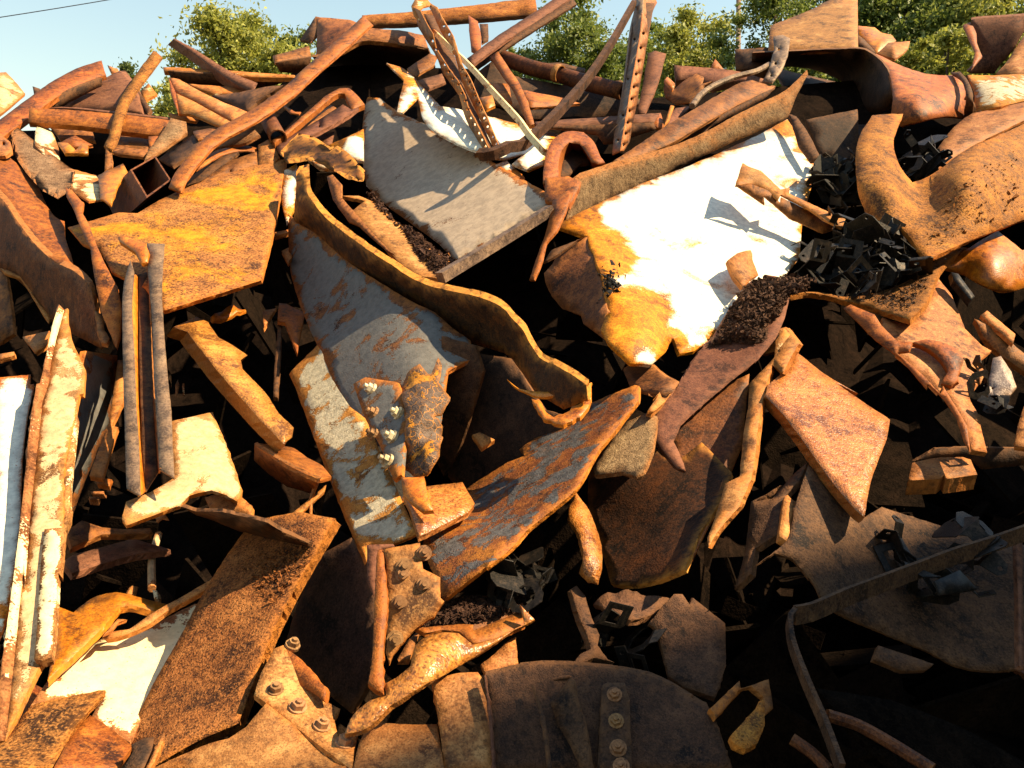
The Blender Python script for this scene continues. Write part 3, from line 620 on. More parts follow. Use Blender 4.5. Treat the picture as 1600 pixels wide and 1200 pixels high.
S('plate_scrap', 'rust_brown', 'E -20,450,-2 0,450 40,500 60,640 80,830 0,885 -20,890,-4', 'reddish brown plate stub at the left edge under the folded plate', 'plate')
S('thin_rod', 'rust_tan', 'E 0,445,0 60,465 140,500 200,610 280,710 300,750,-3 285,765 230,680 160,560 120,505 30,480', 'thin bent tan rod in the shade of the folded plate', 'rod', th=.01)
S('plate_scrap', 'rust_tan', 'E 130,850,1 290,812 300,870 270,900 205,940,2', 'small tan scrap beside the tall cream beam top', 'scrap')
S('plate_scrap', 'rust_tan', 'E -10,950,2 80,935 85,955 -10,985,2', 'little tan sliver at the left edge', 'scrap')
S('steel_slab', 'paint_yellow', 'F 107,355,10 145,344 185,332 215,333 255,310 300,290 375,265 447,248,3 440,290 425,370 408,438,8 345,458 255,486,14 225,450 175,425 160,395 128,380', 'big rusty slab with yellow paint patches, upper left', 'slab', th=.02, ext=(2, 5, -.8))
# hat-section sign post
t = thing('sign_post', 'upright hat-section steel post with bent yellow top', 'post', 235, 770, 16)
S('lip', 'steel_post', 'F 204,406,17 209,425 206,480 210,560 213,640 217,700 219,775,20 197.5,763,20 194,640 192,560 191,480 194,440', par=t, th=.006, dent=.001, jag=.3)
S('channel_wall', 'rust_gold', 'F 206,430,17 218,428,13.5 219,560 224,700 228,768,16.5 219,775,20 213,640 208,520', par=t, th=.005, dent=.001, jag=.3)  # sunlit strip of the channel, its light put into the gold
S('channel_web', 'rust_dark', 'F 217,428,14 232,425,13 236,520 240,640 247,738,16 228,768,16.5 223,700 218,560', par=t, th=.005, dent=.001, jag=.3)  # cast shade down the channel is painted in as dark rust
S('channel_wall', 'rust_brown', 'F 230,425,13 230.5,400,17 234,470 237,560 243,650 249.5,733,20 247,740,16 241,650', par=t, th=.004, dent=.001, jag=.3)
S('lip', 'steel_post', 'F 229.5,380,17 257,381,17 253,450 256,520 263,600 267,640 270,705 272,747,20 249,733,20 245,660 241,600 237,490 233,449', par=t, th=.006, dent=.001, jag=.3)
S('bent_top', 'rust_gold', 'E 690,265,19 720,255 850,300 872,350 860,410 830,420,18 790,350 700,290', par=t, th=.015)
# tall cream beam and its neighbours
t = thing('tall_beam', 'tall cream-painted beam standing at the left edge', 'beam', 40, 1100, 15)
S('left_flange', 'paint_ivory', 'E 345,660,10 310,770 270,960 235,1120 J 215,0 180,200 130,700 70,1200 N 40,380 0,680 -20,1050,22 30,1040 60,800 100,400 140,0 J 145,1200 185,700 250,100 285,0 E 300,1000 345,800 378,690,9', par=t, ext=(0, 0, -3), dent=.002)
S('web', 'paint_tan', 'E 378,690,8.5 395,682 398,760 430,890 500,1040 E 490,1180 J 465,60 440,190 380,500 370,845 350,1100 N 330,100 300,500 190,700 30,1040,21 60,800 100,400 140,0 J 145,1200 185,700 250,100 285,0 E 300,1000 345,800', par=t, dent=.004)
S('right_flange', 'paint_ivory', 'J 425,195,12.5 455,188 412,600 410,790 375,860,16 355,880 365,500', par=t, th=.02)
S('foot_flange', 'paint_ivory', 'J 260,850,17 378,838 352,1120 N 340,60 320,400 300,555,21 250,570 200,560 215,400 240,0', par=t, th=.02)
S('pale_panel', 'paint_white', 'E -30,1090,9 180,1070,8 170,1130 J 200,0 170,120 130,420 110,900 N 40,300 -30,500,18', 'white panel with orange top lying behind the tall cream beam', 'panel', th=.01)
S('steel_plate', 'paint_blue', 'E 500,930,-2 690,960 J 672,0 640,240 560,420 480,620 415,800,4 380,850,6 400,500 450,100', 'shaded grey plate between tall cream beam and sign post', 'plate')
S('steel_strip', 'rust_tan', 'E 690,985,0 722,990 J 725,40 720,110 655,245 690,250 600,550,4 525,540 590,350 640,220 665,50', 'narrow tan strip running down behind the sign post', 'strip')
S('plate_scrap', 'rust_orange', 'J 560,550,3 655,560 640,600 570,585', 'little orange scrap left of the sign post foot', 'scrap')
S('rod', 'paint_ivory', 'J 530,630,0 610,628 608,645 535,645', 'short white rod end left of the sign post foot', 'rod', th=.02)
S('rod', 'paint_ivory', 'J 525,660,1 585,662 580,680 530,675', 'second short white rod end below the first', 'rod', th=.02)
S('flat_bar', 'rust_bright', 'F 271,511,8 307,495,5 325,503 341,527 360,537 387,555 376,563 379,577 413,612 435,645 459,668,9 456,683 443,693,12 400,648 340,580 293,519', 'bright orange bar with a notched edge slanting down at left centre', 'bar', ext=(-12, 14, -3), dent=.002)
S('steel_plate', 'paint_tan', 'J 1005,215,9 1245,165,5 1290,270 1350,420 1400,560 1415,640 1390,690,9 1330,650 1240,620,13 1110,650 1050,710 740,825,19 715,790 740,690 900,620 1020,550,13 1010,400', 'peeling tan plate under the sign post foot', 'plate', ext=(1, 6, -1), crumple=.004)
S('bent_flange', 'rust_dark', 'J 1060,715,14 1150,745 1300,747 1575,810 K 120,842 330,945,16 310,962 240,947 150,952 0,892,8 J 1400,862,6 1250,802 1150,772', 'dark curved flange below the peeling tan plate', 'flange', ext=(1, -5, -.8))
S('steel_plate', 'rust_tan', 'J 1200,665,5 1240,650 1400,650 1478,715 1472,772,7 1230,727', 'tan plate glimpsed under the peeling plate', 'plate')
t = thing('curved_bracket', 'orange curved bracket right of the peeling tan plate', 'bracket', 440, 720, 9)
S('top', 'rust_orange', 'K 0,345,6 150,360 225,375 300,430 390,480 442,545,10 375,562 300,532 150,452,11', par=t, th=.01)
S('side', 'rust_brown', 'K -10,350,6 150,454,11 300,534 372,562 320,642,4 180,602 70,522 -10,445,0', par=t, th=.01)
t = thing('angle_frame', 'thin bent angle frame below the orange curved bracket', 'bracket', 470, 810, 7)
S('bar', 'rust_tan', 'K 140,818,10 400,600 412,590,6 402,630 195,822', par=t, th=.008)
S('upright', 'rust_tan', 'K 362,545,7 372,560 330,670 330,832,8 310,832 312,670 345,560', par=t, th=.006)
S('base', 'rust_orange', 'K 170,820,10 240,806 325,832,8 300,845 220,835', par=t, th=.006)
S('arrow_scrap', 'rust_orange', 'G 135,650,-6 180,655 210,672 285,706,-6 240,942,-2 170,762 125,756', 'arrow-shaped orange scrap in the dark gap left of centre', 'scrap')
S('arrow_scrap', 'rust_tan', 'G 40,697,-7 115,680 45,802,-5', 'small tan triangle left of the arrow-shaped scrap', 'scrap')
S('plate_scrap', 'rust_tan', 'G 150,345,-2 205,320 210,380 190,420,-2', 'small tan tip right of the yellow-spotted slab', 'scrap')
S('rod', 'rust_tan', 'G 95,240,0 215,212 215,232 95,262,0', 'short tan rod between yellow-spotted slab and centre girder', 'rod', th=.02)
S('post', 'rust_dark', 'G 130,755,-6 150,760 140,1000 125,1200 100,1200,-6 110,1000', 'thin dark post under the arrow-shaped scrap', 'post', th=.02)
S('plate_scrap', 'rust_gold', 'E 1230,740,0 1300,690 1370,665 1440,690,-4 1360,720 1250,755', 'rusty lump under the yellow-spotted slab', 'scrap', crumple=.02, cf=20)
for i, (sp, lb) in enumerate([('E 990,1065 1005,1075 1010,1110 1003,1150', 'white paper shred nearest the sign post'), ('E 1020,1130 1045,1100 1050,1160 1030,1200', 'middle white paper shred right of the sign post'), ('E 1065,1120 1080,1125 1085,1190 1068,1195', 'right white paper shred right of the sign post')]):
    S('paper_shred', 'paint_ivory', sp.replace(' ', ' ', 1).replace('E ', 'E ', 1)+',-3', lb, 'shred', th=.002, jag=1.5)
S('flat_bar', 'rust_maroon', 'J 365,1040,0 430,1000 780,905 1000,970,-6 750,1010 420,1110,1', 'dim maroon bar in the black gap below the sign post', 'bar', th=.02)
S('steel_plate', 'rust_brown', 'J 390,860,2 480,800 600,840 740,850,-2 880,845 900,880 600,880 420,960,2', 'dim brown torn edge below the tan strip', 'plate', th=.02)
sweep('rod', 'paint_tan', 'J 890,1200,-4 890,1020,-7 930,880,-9', circle(.011, 8), 'thin upright rod deep in the left gap', 'rod')
S('rod', 'paint_ivory', 'J 905,770,9 960,752 990,795 950,790 920,810', 'white flake hanging under the peeling tan plate', 'flake', th=.002)
# bottom left
sslab = S('steel_slab', 'rust_scale', 'F 318,925,8 348,878 378,835,3 402,812 470,800,3 524,811,5 468,905 425,990 398,1060 372,1130,20 305,1160 240,1198,24 195,1160,19 256,1040', 'long scaly brown slab leaning at the bottom left', 'slab', ext=(9, 10, -2.5), dent=.004, crumple=.003)
S('thin_rod', 'rust_tan', 'N 605,430,10 640,405 700,395 760,388 900,290 1060,200 1230,100 J 1370,1010 1500,903,4 1512,925 1400,1050 N 1255,118 1190,167 1000,272 850,372 700,432 620,447', 'thin tan bar bent into a hook above the cream plate', 'bar', th=.014, jag=.3)
S('hook_tip', 'rust_tan', 'N 610,415,11 690,325,9 745,330 700,345 660,395', 'curled hook scrap beside the thin tan bar', 'scrap', th=.01)
S('curved_plate', 'rust_gold', 'N 330,250,6 430,285 480,240 570,190 680,172,4 790,190 985,242,3 910,282 780,252,6 700,262 640,340 590,400 480,500 370,600 280,690,13 310,500 325,350', 'curled yellow-orange plate beside the tall cream beam foot', 'plate', crumple=.006)
S('rod', 'rust_tan', 'N 745,175,2 775,130 812,138,1 795,190', 'short tan stub above the curled yellow plate', 'stub', th=.02)
S('rod', 'paint_ivory', 'N 892,155,1 918,158 928,225 905,222', 'short pale stub right of the tan stub', 'stub', th=.02)
S('steel_plate', 'paint_ivory', 'N 280,690,10 370,602 480,502 600,440 850,380 1140,238,1 1200,240 1100,500 900,800 760,1050,12 600,962 540,892 620,752 400,782 180,832,14', 'big cream-painted plate lying below the curled yellow plate', 'plate')
S('steel_plate', 'rust_scale', 'N -30,1080,23 60,1000 170,850,18 220,820 460,770 610,745,15 600,780 500,890 430,980 300,1210,26 -30,1210,29', 'brown rusty plate in the bottom left corner', 'plate', ext=(3, 3, -1))
S('steel_plate', 'rust_orange', 'N 425,985,19 530,890,16 640,960 780,1070,17 720,1150 700,1210 310,1210,25', 'orange rusty plate next to the bottom left corner plate', 'plate')
t = thing('clamp_lug', 'small dark clamp lug at the bottom edge', 'bracket', 220, 1190, 24)
S('plate', 'rust_dark', 'N 770,1065,23 850,1022 905,1020 890,1100 840,1210,25 720,1210,25 790,1090', par=t)
S('edge', 'rust_tan', 'N 935,1030,24 962,990 967,1020 905,1160 875,1210,26 850,1210', par=t)

# ------------------------------------------------------------------ top middle
S('steel_beam', 'rust_grain', ribbon('566,32 640,28 735,20 838,9', 16, 27, -13, -14), 'pebbly orange beam lying level at the very top', 'beam', ext=(0, 6, -4))
t = thing('rolled_plate', 'dark brown rolled plate at the top, overhanging to the left', 'plate', 580, 60, -6)
S('roll', 'rust_brown', 'B 350,97,-6 560,120 640,160 860,180 985,207,-8 1012,292 860,262 700,242 600,247 480,312 350,332,-7 358,200', par=t, c='B 500,190,-4 800,215,-5', th=.03)
S('end', 'rust_dark', 'B 350,95,-7 255,235,-6 320,247 358,205,-7', par=t)
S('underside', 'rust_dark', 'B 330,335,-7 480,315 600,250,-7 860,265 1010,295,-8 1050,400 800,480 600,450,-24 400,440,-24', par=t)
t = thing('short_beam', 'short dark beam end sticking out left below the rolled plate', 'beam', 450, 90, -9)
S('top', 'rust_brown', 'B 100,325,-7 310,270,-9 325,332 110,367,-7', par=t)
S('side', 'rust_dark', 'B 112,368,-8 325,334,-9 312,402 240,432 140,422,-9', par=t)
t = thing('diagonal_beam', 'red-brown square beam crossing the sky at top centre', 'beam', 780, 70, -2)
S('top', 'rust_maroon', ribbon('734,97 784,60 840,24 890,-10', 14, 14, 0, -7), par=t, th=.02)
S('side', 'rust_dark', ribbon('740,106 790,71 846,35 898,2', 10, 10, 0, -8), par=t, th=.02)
S('flat_post', 'rust_orange', 'B 1245,88,-6 1300,125 1322,220 1312,322,-4 1262,292 1252,200', 'orange flat post leaning on the red-brown beam', 'post')
S('flat_post', 'rust_dark', 'B 1310,140,-9 1360,140 1360,232 1322,255,-9', 'dark post stub behind the orange flat post', 'post')
S('bent_strip', 'rust_orange', ribbon('772,84 789,110 806,133 818,160 830,195', 15, 11, -5, 2), 'orange bent strip curving down past the perforated rails', 'strip', th=.02)
S('plate_scrap', 'rust_orange', 'B 1390,485,-6 1480,490,-6 1500,600 1400,562,-5', 'orange scrap behind the cream bar', 'scrap')
S('plate_scrap', 'rust_gold', 'B 1310,572,-3 1385,558 1402,618,-3 1350,642', 'small gold scrap behind the cream bar', 'scrap')
S('flat_bar', 'rust_brown', 'B 885,402,-8 1020,312 1060,330,-8 1040,385 920,455,-8', 'brown bar behind the left perforated rail', 'bar')
S('flat_bar', 'rust_maroon', 'B 945,472,-8 1090,430 1112,482 1000,525,-7', 'maroon bar below the brown bar', 'bar')
sweep('steel_pipe', 'rust_brown', 'B 1400,322,-9 C 120,400,-8 250,430 400,475 660,540,-6', circle(.055, 18), 'brown pipe sloping right behind the dark diagonal bar', 'pipe', wall=.008)
sweep('pipe_collar', 'rust_tan', 'C 255,428,-7 285,436,-7', circle(.062, 18), 'pale collar around the sloping brown pipe', 'collar', wall=.008)
S('thin_sheet', 'rust_dark', 'C 190,372,-12 270,365 430,402 420,428,-12 300,402', 'dark thin sheet above the sloping brown pipe', 'sheet')
S('plate_scrap', 'rust_orange', 'C 60,525,-3 300,575 400,605,-5 200,625 100,632,-3', 'orange flat sheet under the sloping brown pipe', 'sheet')
# tan/red pieces right of the perforated post
S('curved_plate', 'rust_maroon', 'C 800,312,-6 840,298 902,315 850,500 780,662,0 735,662 770,470,-3', 'reddish upright plate right of the perforated post', 'plate', th=.02)
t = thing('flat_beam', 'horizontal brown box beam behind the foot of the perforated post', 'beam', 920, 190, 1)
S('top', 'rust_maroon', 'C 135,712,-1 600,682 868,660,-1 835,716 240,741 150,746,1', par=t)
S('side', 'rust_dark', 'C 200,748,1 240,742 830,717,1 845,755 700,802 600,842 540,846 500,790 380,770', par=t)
S('end_plate', 'rust_orange', 'C 826,716,1.5 870,660,-1 892,740 878,750 850,742', par=t)
S('curled_scrap', 'rust_brown', 'C 885,525,-5 905,450 952,492 940,530 1000,480 1080,432 1122,452 1110,492 1172,475 1130,502 1100,542 1040,602 960,612 900,572,-5', 'curled brown scrap above the box beam end', 'scrap', c='C 1000,560,-2', th=.008)
S('curl_lip', 'rust_gold', 'C 892,470,-3 912,450 955,490 940,525,-3', 'gold curl tip left of the curled brown scrap', 'scrap')
S('flat_beam', 'rust_maroon', 'C 950,380,-9 1310,415 1500,470,-7 1440,490 1300,475 1180,505 1050,460 960,472,-9', 'maroon beam end behind the curled brown scrap', 'beam', th=.05)
S('plate_scrap', 'rust_orange', 'C 1160,402,-8 1190,345 1242,407,-8', 'small orange triangle standing on the maroon beam', 'scrap')
S('steel_box', 'rust_dark', 'C 1305,290,-12 1500,278,-12 1490,392 1310,412', 'black box-shaped scrap below the tall tan plate', 'scrap', th=.1)
S('rod', 'paint_cream', 'C 888,742,4 930,615 950,622 922,702', 'pale finger-like stub beside the box beam end', 'stub', th=.01)
S('plate_scrap', 'rust_maroon', 'C 900,700,1 960,632 1050,622,-2 980,690 915,742', 'brown plate behind the pale stub', 'plate')
sweep('bent_rod', 'steel_post', 'C 1055,622,3 1100,560,2 1170,508 1290,455 1430,418 1505,378,-1', circle(.018, 8), 'dark bent rod curving up to the perforated strap', 'rod')
t = thing('perforated_strap', 'dark twisted strap with round holes at upper right', 'strap', 1215, 90, 1)
S('strap', 'steel_post', 'D 105,215,1 160,205 205,225 190,330 150,420 100,485,2 40,480 80,400 110,290', par=t, th=.008, holes=[(1217, 77, 2.4), (1212, 99, 2.4), (1205, 118, 2)])
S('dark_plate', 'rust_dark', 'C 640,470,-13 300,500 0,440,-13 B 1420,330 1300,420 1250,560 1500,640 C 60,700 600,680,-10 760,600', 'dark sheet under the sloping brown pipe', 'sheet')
t = thing('perforated_post', 'tall angle post with a row of holes, top centre right', 'post', 970, 235, 5)
HL = [(787,100),(765,195),(750,280),(738,358),(723,435),(710,510),(697,580),(685,650),(675,718),(663,782),(650,848)]
S('left_leg', 'steel_post', 'C 722,-10,2 768,-10 752,200 702,500 640,882,7 588,905,4 600,780 640,560 690,170,-1 715,60', par=t, th=.006, dent=.001, jag=.2, step=10, holes=[(800+717/3.75, 230/3.75, 2.2), (800+678/3.75, 463/3.75, 2.2), (800+650/3.75, 675/3.75, 2.2), (800+622/3.75, 820/3.75, 2)])
S('right_leg', 'rust_tan', 'C 768,-10,3 842,-10 850,15 825,65 800,210,0 740,560 690,830 657,885,5 641,882,8 703,500 753,200', par=t, th=.006, dent=.001, jag=.2, step=10, holes=[(800+(x+6)/3.75, y/3.75, 2.6) for x, y in HL])
sweep('diagonal_bar', 'dark_brown_shade', 'C 715,20,4 560,290,5 420,490 230,700,8 60,850 B 1480,860,10 1390,902 1310,905,9', rect(.035, .05), 'dark diagonal bar leaning from the perforated post', 'bar', roll=20)
S('back_leg', 'rust_dark', 'C 730,10,0 835,20 795,210 735,560 685,830 650,880,3 600,890,3 612,780 650,560 700,170', par=t, th=.006, dent=.001)
# twin perforated rails
t = thing('perforated_rails', 'pair of perforated rails leaning together, top centre', 'rail', 690, 100, 6)
LH = [(1035,240),(1055,290),(1105,378),(1130,420),(1155,460),(1185,495),(1205,545),(1225,590),(1240,640),(1258,690),(1280,730),(1305,780),(1322,820),(1345,855)]
RH = [(1100,150),(1130,200),(1205,405),(1230,445),(1250,480),(1270,520),(1285,560),(1305,600),(1320,640),(1335,690),(1355,740),(1385,800),(1405,840)]
S('left_rail', 'rust_tan', 'B 915,38,4 960,60 990,120 1035,200 1055,280 1115,380 1185,480 1222,560 1240,620 1290,720 1372,880,10 1320,882 1230,700 1190,560,7 1095,430 1055,330 950,160', par=t, th=.006, dent=.001, jag=.3, step=9, holes=[(400+x/3.75, y/3.75, 2.3) for x, y in LH])
S('right_rail', 'rust_tan', 'B 990,0,3 1060,40 1085,90 1155,210 1205,370 1255,460 1298,560 1355,690 1425,860,9 1392,867 1325,730 1265,600,6 1208,480 1165,330 1095,210 1040,90', par=t, th=.006, dent=.001, jag=.3, step=9, holes=[(400+x/3.75, y/3.75, 2.3) for x, y in RH])
S('inner_web', 'rust_dark', 'B 985,80,1 1040,92 1095,212 1165,332,3 1208,482 1265,602 1325,732 1392,867,7 1365,880 1290,722 1240,622 1222,562 1185,482 1115,382 1055,282 1030,190', par=t, th=.005)
S('head', 'paint_cream', 'B 910,35,5 935,-10 1000,-10 1030,30 980,40 950,70 990,110 960,130 925,90', par=t, th=.01, holes=[(658, 33.5, 2.5)])
sweep('slim_bar', 'paint_cream', 'B 1040,185,6 1150,290 1250,385,8 1400,550 1545,710,10 C 100,790 195,895,12', rect(.03, .022), 'long slim cream bar crossing in front of the perforated rails', 'bar', roll=35)
S('curved_sheet', 'paint_white', 'B 765,368,0 870,405,-2 960,490 1080,622 1220,645 1400,690 1575,740 C 140,750,-2 275,790 200,900 190,960 100,1000,5 0,960 B 1575,900 1430,930 1300,890 1200,850 1050,770 980,690,4 950,575 860,660,4 825,655 845,560 868,470', 'curved white sheet behind the big grey plate', 'sheet', th=.01)
S('sheet_scrap', 'paint_white', 'B 1395,965,4 1470,940 1575,1040 C 60,1100,4 0,1075 B 1500,1030', 'white sliver at the right end of the grey plate', 'scrap')
# hooked bars
t = thing('hooked_bar', 'orange bar bent into a hook above the grey plate', 'bar', 500, 190, 2)
S('bend', 'rust_orange', 'B 95,820,5 130,800 250,700 400,570 490,515,1 545,515 590,555 637,612,1 560,642 540,600 520,550 480,550 420,590 300,690 180,790 110,837,5', par=t, th=.03)
S('flat', 'rust_maroon', 'B 110,842,3 300,742 510,612,0 560,642 602,630 520,692 370,772 200,872 140,892,5', par=t, th=.02, holes=[(499, 197, 2)])
S('flat_bar', 'rust_brown', 'B 240,738,-2 440,615,-3 472,632 320,728 200,792,-1', 'brown bar inside the hooked bar', 'bar')
S('flat_bar', 'rust_maroon', 'B 340,800,-1 460,768 440,850 380,842', 'short maroon plate right of the hooked bar', 'plate')
sweep('steel_pipe', 'rust_brown', 'B 60,680,3 130,810,5', circle(.045, 14), 'short brown pipe stub beside the hooked bar', 'pipe', wall=.006)
S('thin_curl', 'rust_orange', 'B 160,610,-3 185,630 230,655 262,655 250,670 200,662 165,632,-3', 'thin orange curl above the pipe stub', 'scrap', th=.008)
S('twisted_plate', 'rust_darkgold', 'B 140,900,7 240,800 330,820 430,880 470,872 540,920 600,990 632,1020 625,1065,10 540,1045 420,985 300,935 230,942 180,952', 'dark twisted plate with gold upper edge, left of the grey plate', 'plate', ext=(2, -5, -1), crumple=.02, cf=8)
S('sheet_scrap', 'paint_white', 'B 425,852,0 560,790 632,755 632,945,0 560,935 480,882', 'white sheet corner left of the grey plate', 'sheet')
S('sheet_scrap', 'paint_white', 'B 300,930,3 400,942 480,992,3 370,985', 'white sliver under the dark twisted plate', 'scrap')
S('sheet_scrap', 'paint_white', 'B 165,1000,2 242,958 242,1130 G 235,80,3 180,180 150,60', 'white scrap between yellow-spotted slab and centre girder', 'scrap')
# big grey plate and tray
S('steel_plate', 'paint_grey', 'F 573,155,-12 592,156 613,173 640,187 680,205 720,227 773,259 805,277 850,303,13 858,325 790,365 715,412,14 683,380 640,348 600,318 572,290,-3 566,240 567,187', 'big grey painted plate leaning in the upper middle', 'plate', th=.014, ext=(2, -3, -.8), c='F 700,300,4')
t = thing('tray_channel', 'tan channel tray holding dark dirt beside the grey plate', 'channel', 640, 380, 6)
tray = S('floor', 'rust_tan', 'B 640,1175,3 G 495,20,4 600,22 700,60 830,180 1000,300 1160,425,9 1070,505 950,492,11 830,402 740,302 640,212 560,112', par=t)
S('side', 'rust_brown', 'B 415,1035,8 450,1022 500,1080 G 500,30 600,145 700,258 805,362,12 770,350 640,235 600,195 540,172 450,45', par=t, th=.01)
sweep('square_bar', 'steel_post', 'F 688,434,16 790,372 860,328,17', rect(.038, .038), 'dark square bar resting across the grey plate foot', 'bar', roll=30)
# ------------------------------------------------------------------ centre girder
t = thing('crushed_girder', 'crushed grey girder with bolted splice and wavy torn flange, centre', 'girder', 640, 780, 12)
S('flange', 'rust_darkgold', 'F 463,268,14 478,264,14 480,300 491,319,15 512,343 549,372 587,399,17 621,420 640,433 667,445 707,455,20 747,463 779,476 800,497,23 816,513 827,535 843,559 869,572,24 893,585 915,601 917,625,24 880,640 838,612,15 800,562,11 787,551 733,535 701,511,7 680,492 640,473 587,441,5 549,417 515,388 488,364,3 459,345,3', par=t, ext=(5, -8, -1.0), crumple=.004, edge_w=.005)
web = S('web', 'paint_blue', 'F 450,335,2 488,356 515,384 549,413 587,437,6.5 640,469 680,488 701,507 735,532,8 740,560 700,580 690,640 680,700 650,760,10 625,790 605,770 572,700 540,640 510,570,3 482,510 460,450 452,410,-2', par=t, c='F 640,560,11 560,480,4 650,620,11', th=.014)
splice = S('splice_plate', 'paint_blue', 'K 570,0,8 640,-40 830,-10,13 872,100 882,250 862,400 852,530 805,562,14 720,350 640,200 590,60', par=t, th=.014)
for x, y in ((580,608),(622,646),(613,683),(605,720)): nut(splice, splice, x, y, 'nut_plated', 1.0, .018, (-.5, 0, .1))
for x, y in ((583,645),(583,678)): nut(splice, splice, x, y, 'nut_rusty', .95, .014, (-.5, 0, .1))
S('crumpled_skin', 'skin', 'G 840,1120,13 880,1060,14 960,1010 1030,1050 1070,955 1095,1000 1075,1110 1132,1180,13 K 1140,80 1105,180 1050,186 1075,205 1095,250 1092,300,14 1070,430 1040,480 990,540 930,542,16 850,500,14 870,400 882,250 872,120 830,10 820,-20', par=t, c='K 990,100,18 985,300,17.5 980,450,18', crumple=.022, cf=13, th=.006, step=7)
S('torn_tail', 'rust_gold', 'K 850,545,15 985,545 1002,640 1038,740,16 980,747 900,682 860,642', par=t, th=.012)
S('lower_flange', 'paint_flake_cream', 'G 205,1050,-6 405,850,-6 480,1000 560,1200 K 640,200,1 800,560,6 945,880,14 800,940 660,940 650,1045,13 520,740 370,350,0 240,0', par=t, ext=(-3, 5, -.8))
S('shoulder', 'dark_brown_shade', 'F 690,525,9 742,540,7 755,580 738,640 716,705 694,745,6 672,700 690,620', par=t)
S('flange_stub', 'rust_bright', 'K 1000,600,9 1210,575,7 1282,700,9 1245,752 1000,872 955,890,15 900,722 870,662', par=t)
t = thing('torn_lip', 'golden torn lip with fringed edge at the end of the wavy flange', 'lip', 870, 640, 20)
S('inner', 'rust_gold', 'H -30,1095,14 40,1150 200,1170 430,1130,21 465,1112 L 460,0 462,100,22 430,95 280,70 150,75,17 20,20', par=t, th=.008)
S('fringe', 'rust_gold', 'L 112,95,19 160,90 200,160 240,195 300,180 380,120 440,95,22 465,110 420,170 330,230 240,238,22 180,200 150,160', par=t, th=.012, jag=2.5)
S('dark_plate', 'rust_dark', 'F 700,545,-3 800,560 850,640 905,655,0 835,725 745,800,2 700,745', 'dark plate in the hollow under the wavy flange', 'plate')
S('plate_scrap', 'rust_tan', 'K 1270,298,5 1310,282 1400,325 1325,375', 'small sunlit scrap in the dark hollow right of the nuts', 'scrap')

# ------------------------------------------------------------------ right: white girder and its neighbours
t = thing('white_girder', 'torn girder with glaring white web, right of centre', 'girder', 1080, 540, 8)
S('web', 'paint_white', 'F 868,352,13 935,318 1000,288 1090,253 1180,213 1230,186,-3 1240,200 1250,230 1262,250 1274,258 1266,300 1255,340 1250,400 1235,420 1215,440 1190,470 1150,500 1085,548,10 1062,552,11.5 1054,530 H 945,850,12 900,940 820,1010 700,1002,17 600,920 560,880 520,800 560,700,17 540,600 530,500 480,380 440,262,14', par=t, th=.014, c='F 1100,380,6 H 640,600,18 760,850,18 560,400,16 720,450,13 900,660,12.5 1000,760,11', crumple=.004,
  wear=[(940,405,62),(975,500,82),(1045,538,32),(910,350,45),(1228,205,16),(1015,490,50)])
S('flange', 'sandy', 'F 890,322,16 893,290,18 907,280 960,262 997,252 1050,237 1101,216 1160,184 1220,155 1235,145 1262,118,3 1256,128 1244,152 1233,180 1222,190,0 1180,208 1139,225 1067,260 1013,287 949,318,8 905,345 880,356,15', par=t, ext=(-1, -9, -1.2), dent=.003)
S('end_lip', 'rust_orange', 'H 240,50,15 330,-10 355,0 310,120 260,230 200,300 170,420 130,512 102,515,17 140,400 200,230', par=t, th=.01)
S('front_lip', 'rust_orange', 'C 195,1040,17 330,1030 395,1060 390,1100 335,1205,17 250,1190 190,1170', par=t, th=.02)
S('arch', 'rust_orange', 'C 182,1080,16 185,1000 200,900 245,815 330,768,12 420,775 480,830 520,920 545,952,10 500,960 465,950 440,900 395,845 335,835,12 292,880 272,960 275,1040', par=t, ext=(10, 26, -9), c='', step=9)
S('arch_inside', 'rust_dark', 'C 272,1035,8 280,930 330,840 400,842 450,900 470,950,4 400,960 330,1030', par=t)  # dark backing added to paint in the shade inside the arch
t = thing('crushed_skirt', 'brown crushed end plate left of the amber bulge', 'plate', 960, 560, 14)
S('side', 'rust_brown', 'H 190,480,8 260,370 380,282 440,264,14 485,380 535,500 545,600 565,700,17.5 522,800 560,882 420,772 400,722 290,682,6 230,612 200,552', par=t, th=.012, crumple=.012)
S('seam', 'rust_dark', 'H 185,410,11 230,340 440,258,14 380,285 260,372', par=t, th=.01)
V = []; F = []
for i in range(170):
    a, r = random.uniform(0, 6.28), abs(random.gauss(0, 1)); x = 800+(575+38*r*math.cos(a))/3.75; y = 300+(530+55*r*math.sin(a))/3.75
    p = at(x, y, 18.2+random.uniform(-.4, .9)); s = random.uniform(.004, .013); b = len(V)
    V += [p+s*np.array([random.uniform(-1, 1) for _ in range(3)]) for _ in range(4)]; F += [(b, b+1, b+2), (b, b+2, b+3), (b, b+3, b+1), (b+1, b+3, b+2)]
c0 = np.mean(V, 0); tag(link('tar_lump', mesh_from('tar_lump', np.array(V)-c0, F), 'tar', c0), 'black crumbly tar lump stuck on the amber bulge of the white girder', 'tar', None, 'stuff')
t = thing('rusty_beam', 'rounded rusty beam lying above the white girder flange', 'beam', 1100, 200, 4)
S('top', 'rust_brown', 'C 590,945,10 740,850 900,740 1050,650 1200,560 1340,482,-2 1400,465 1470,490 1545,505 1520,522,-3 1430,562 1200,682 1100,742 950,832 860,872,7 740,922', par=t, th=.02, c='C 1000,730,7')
S('side', 'rust_dark', 'C 860,874,6 1100,744 1430,564 1545,512,-4 1490,570 1350,645 1150,752 1140,802 940,868,5', par=t)
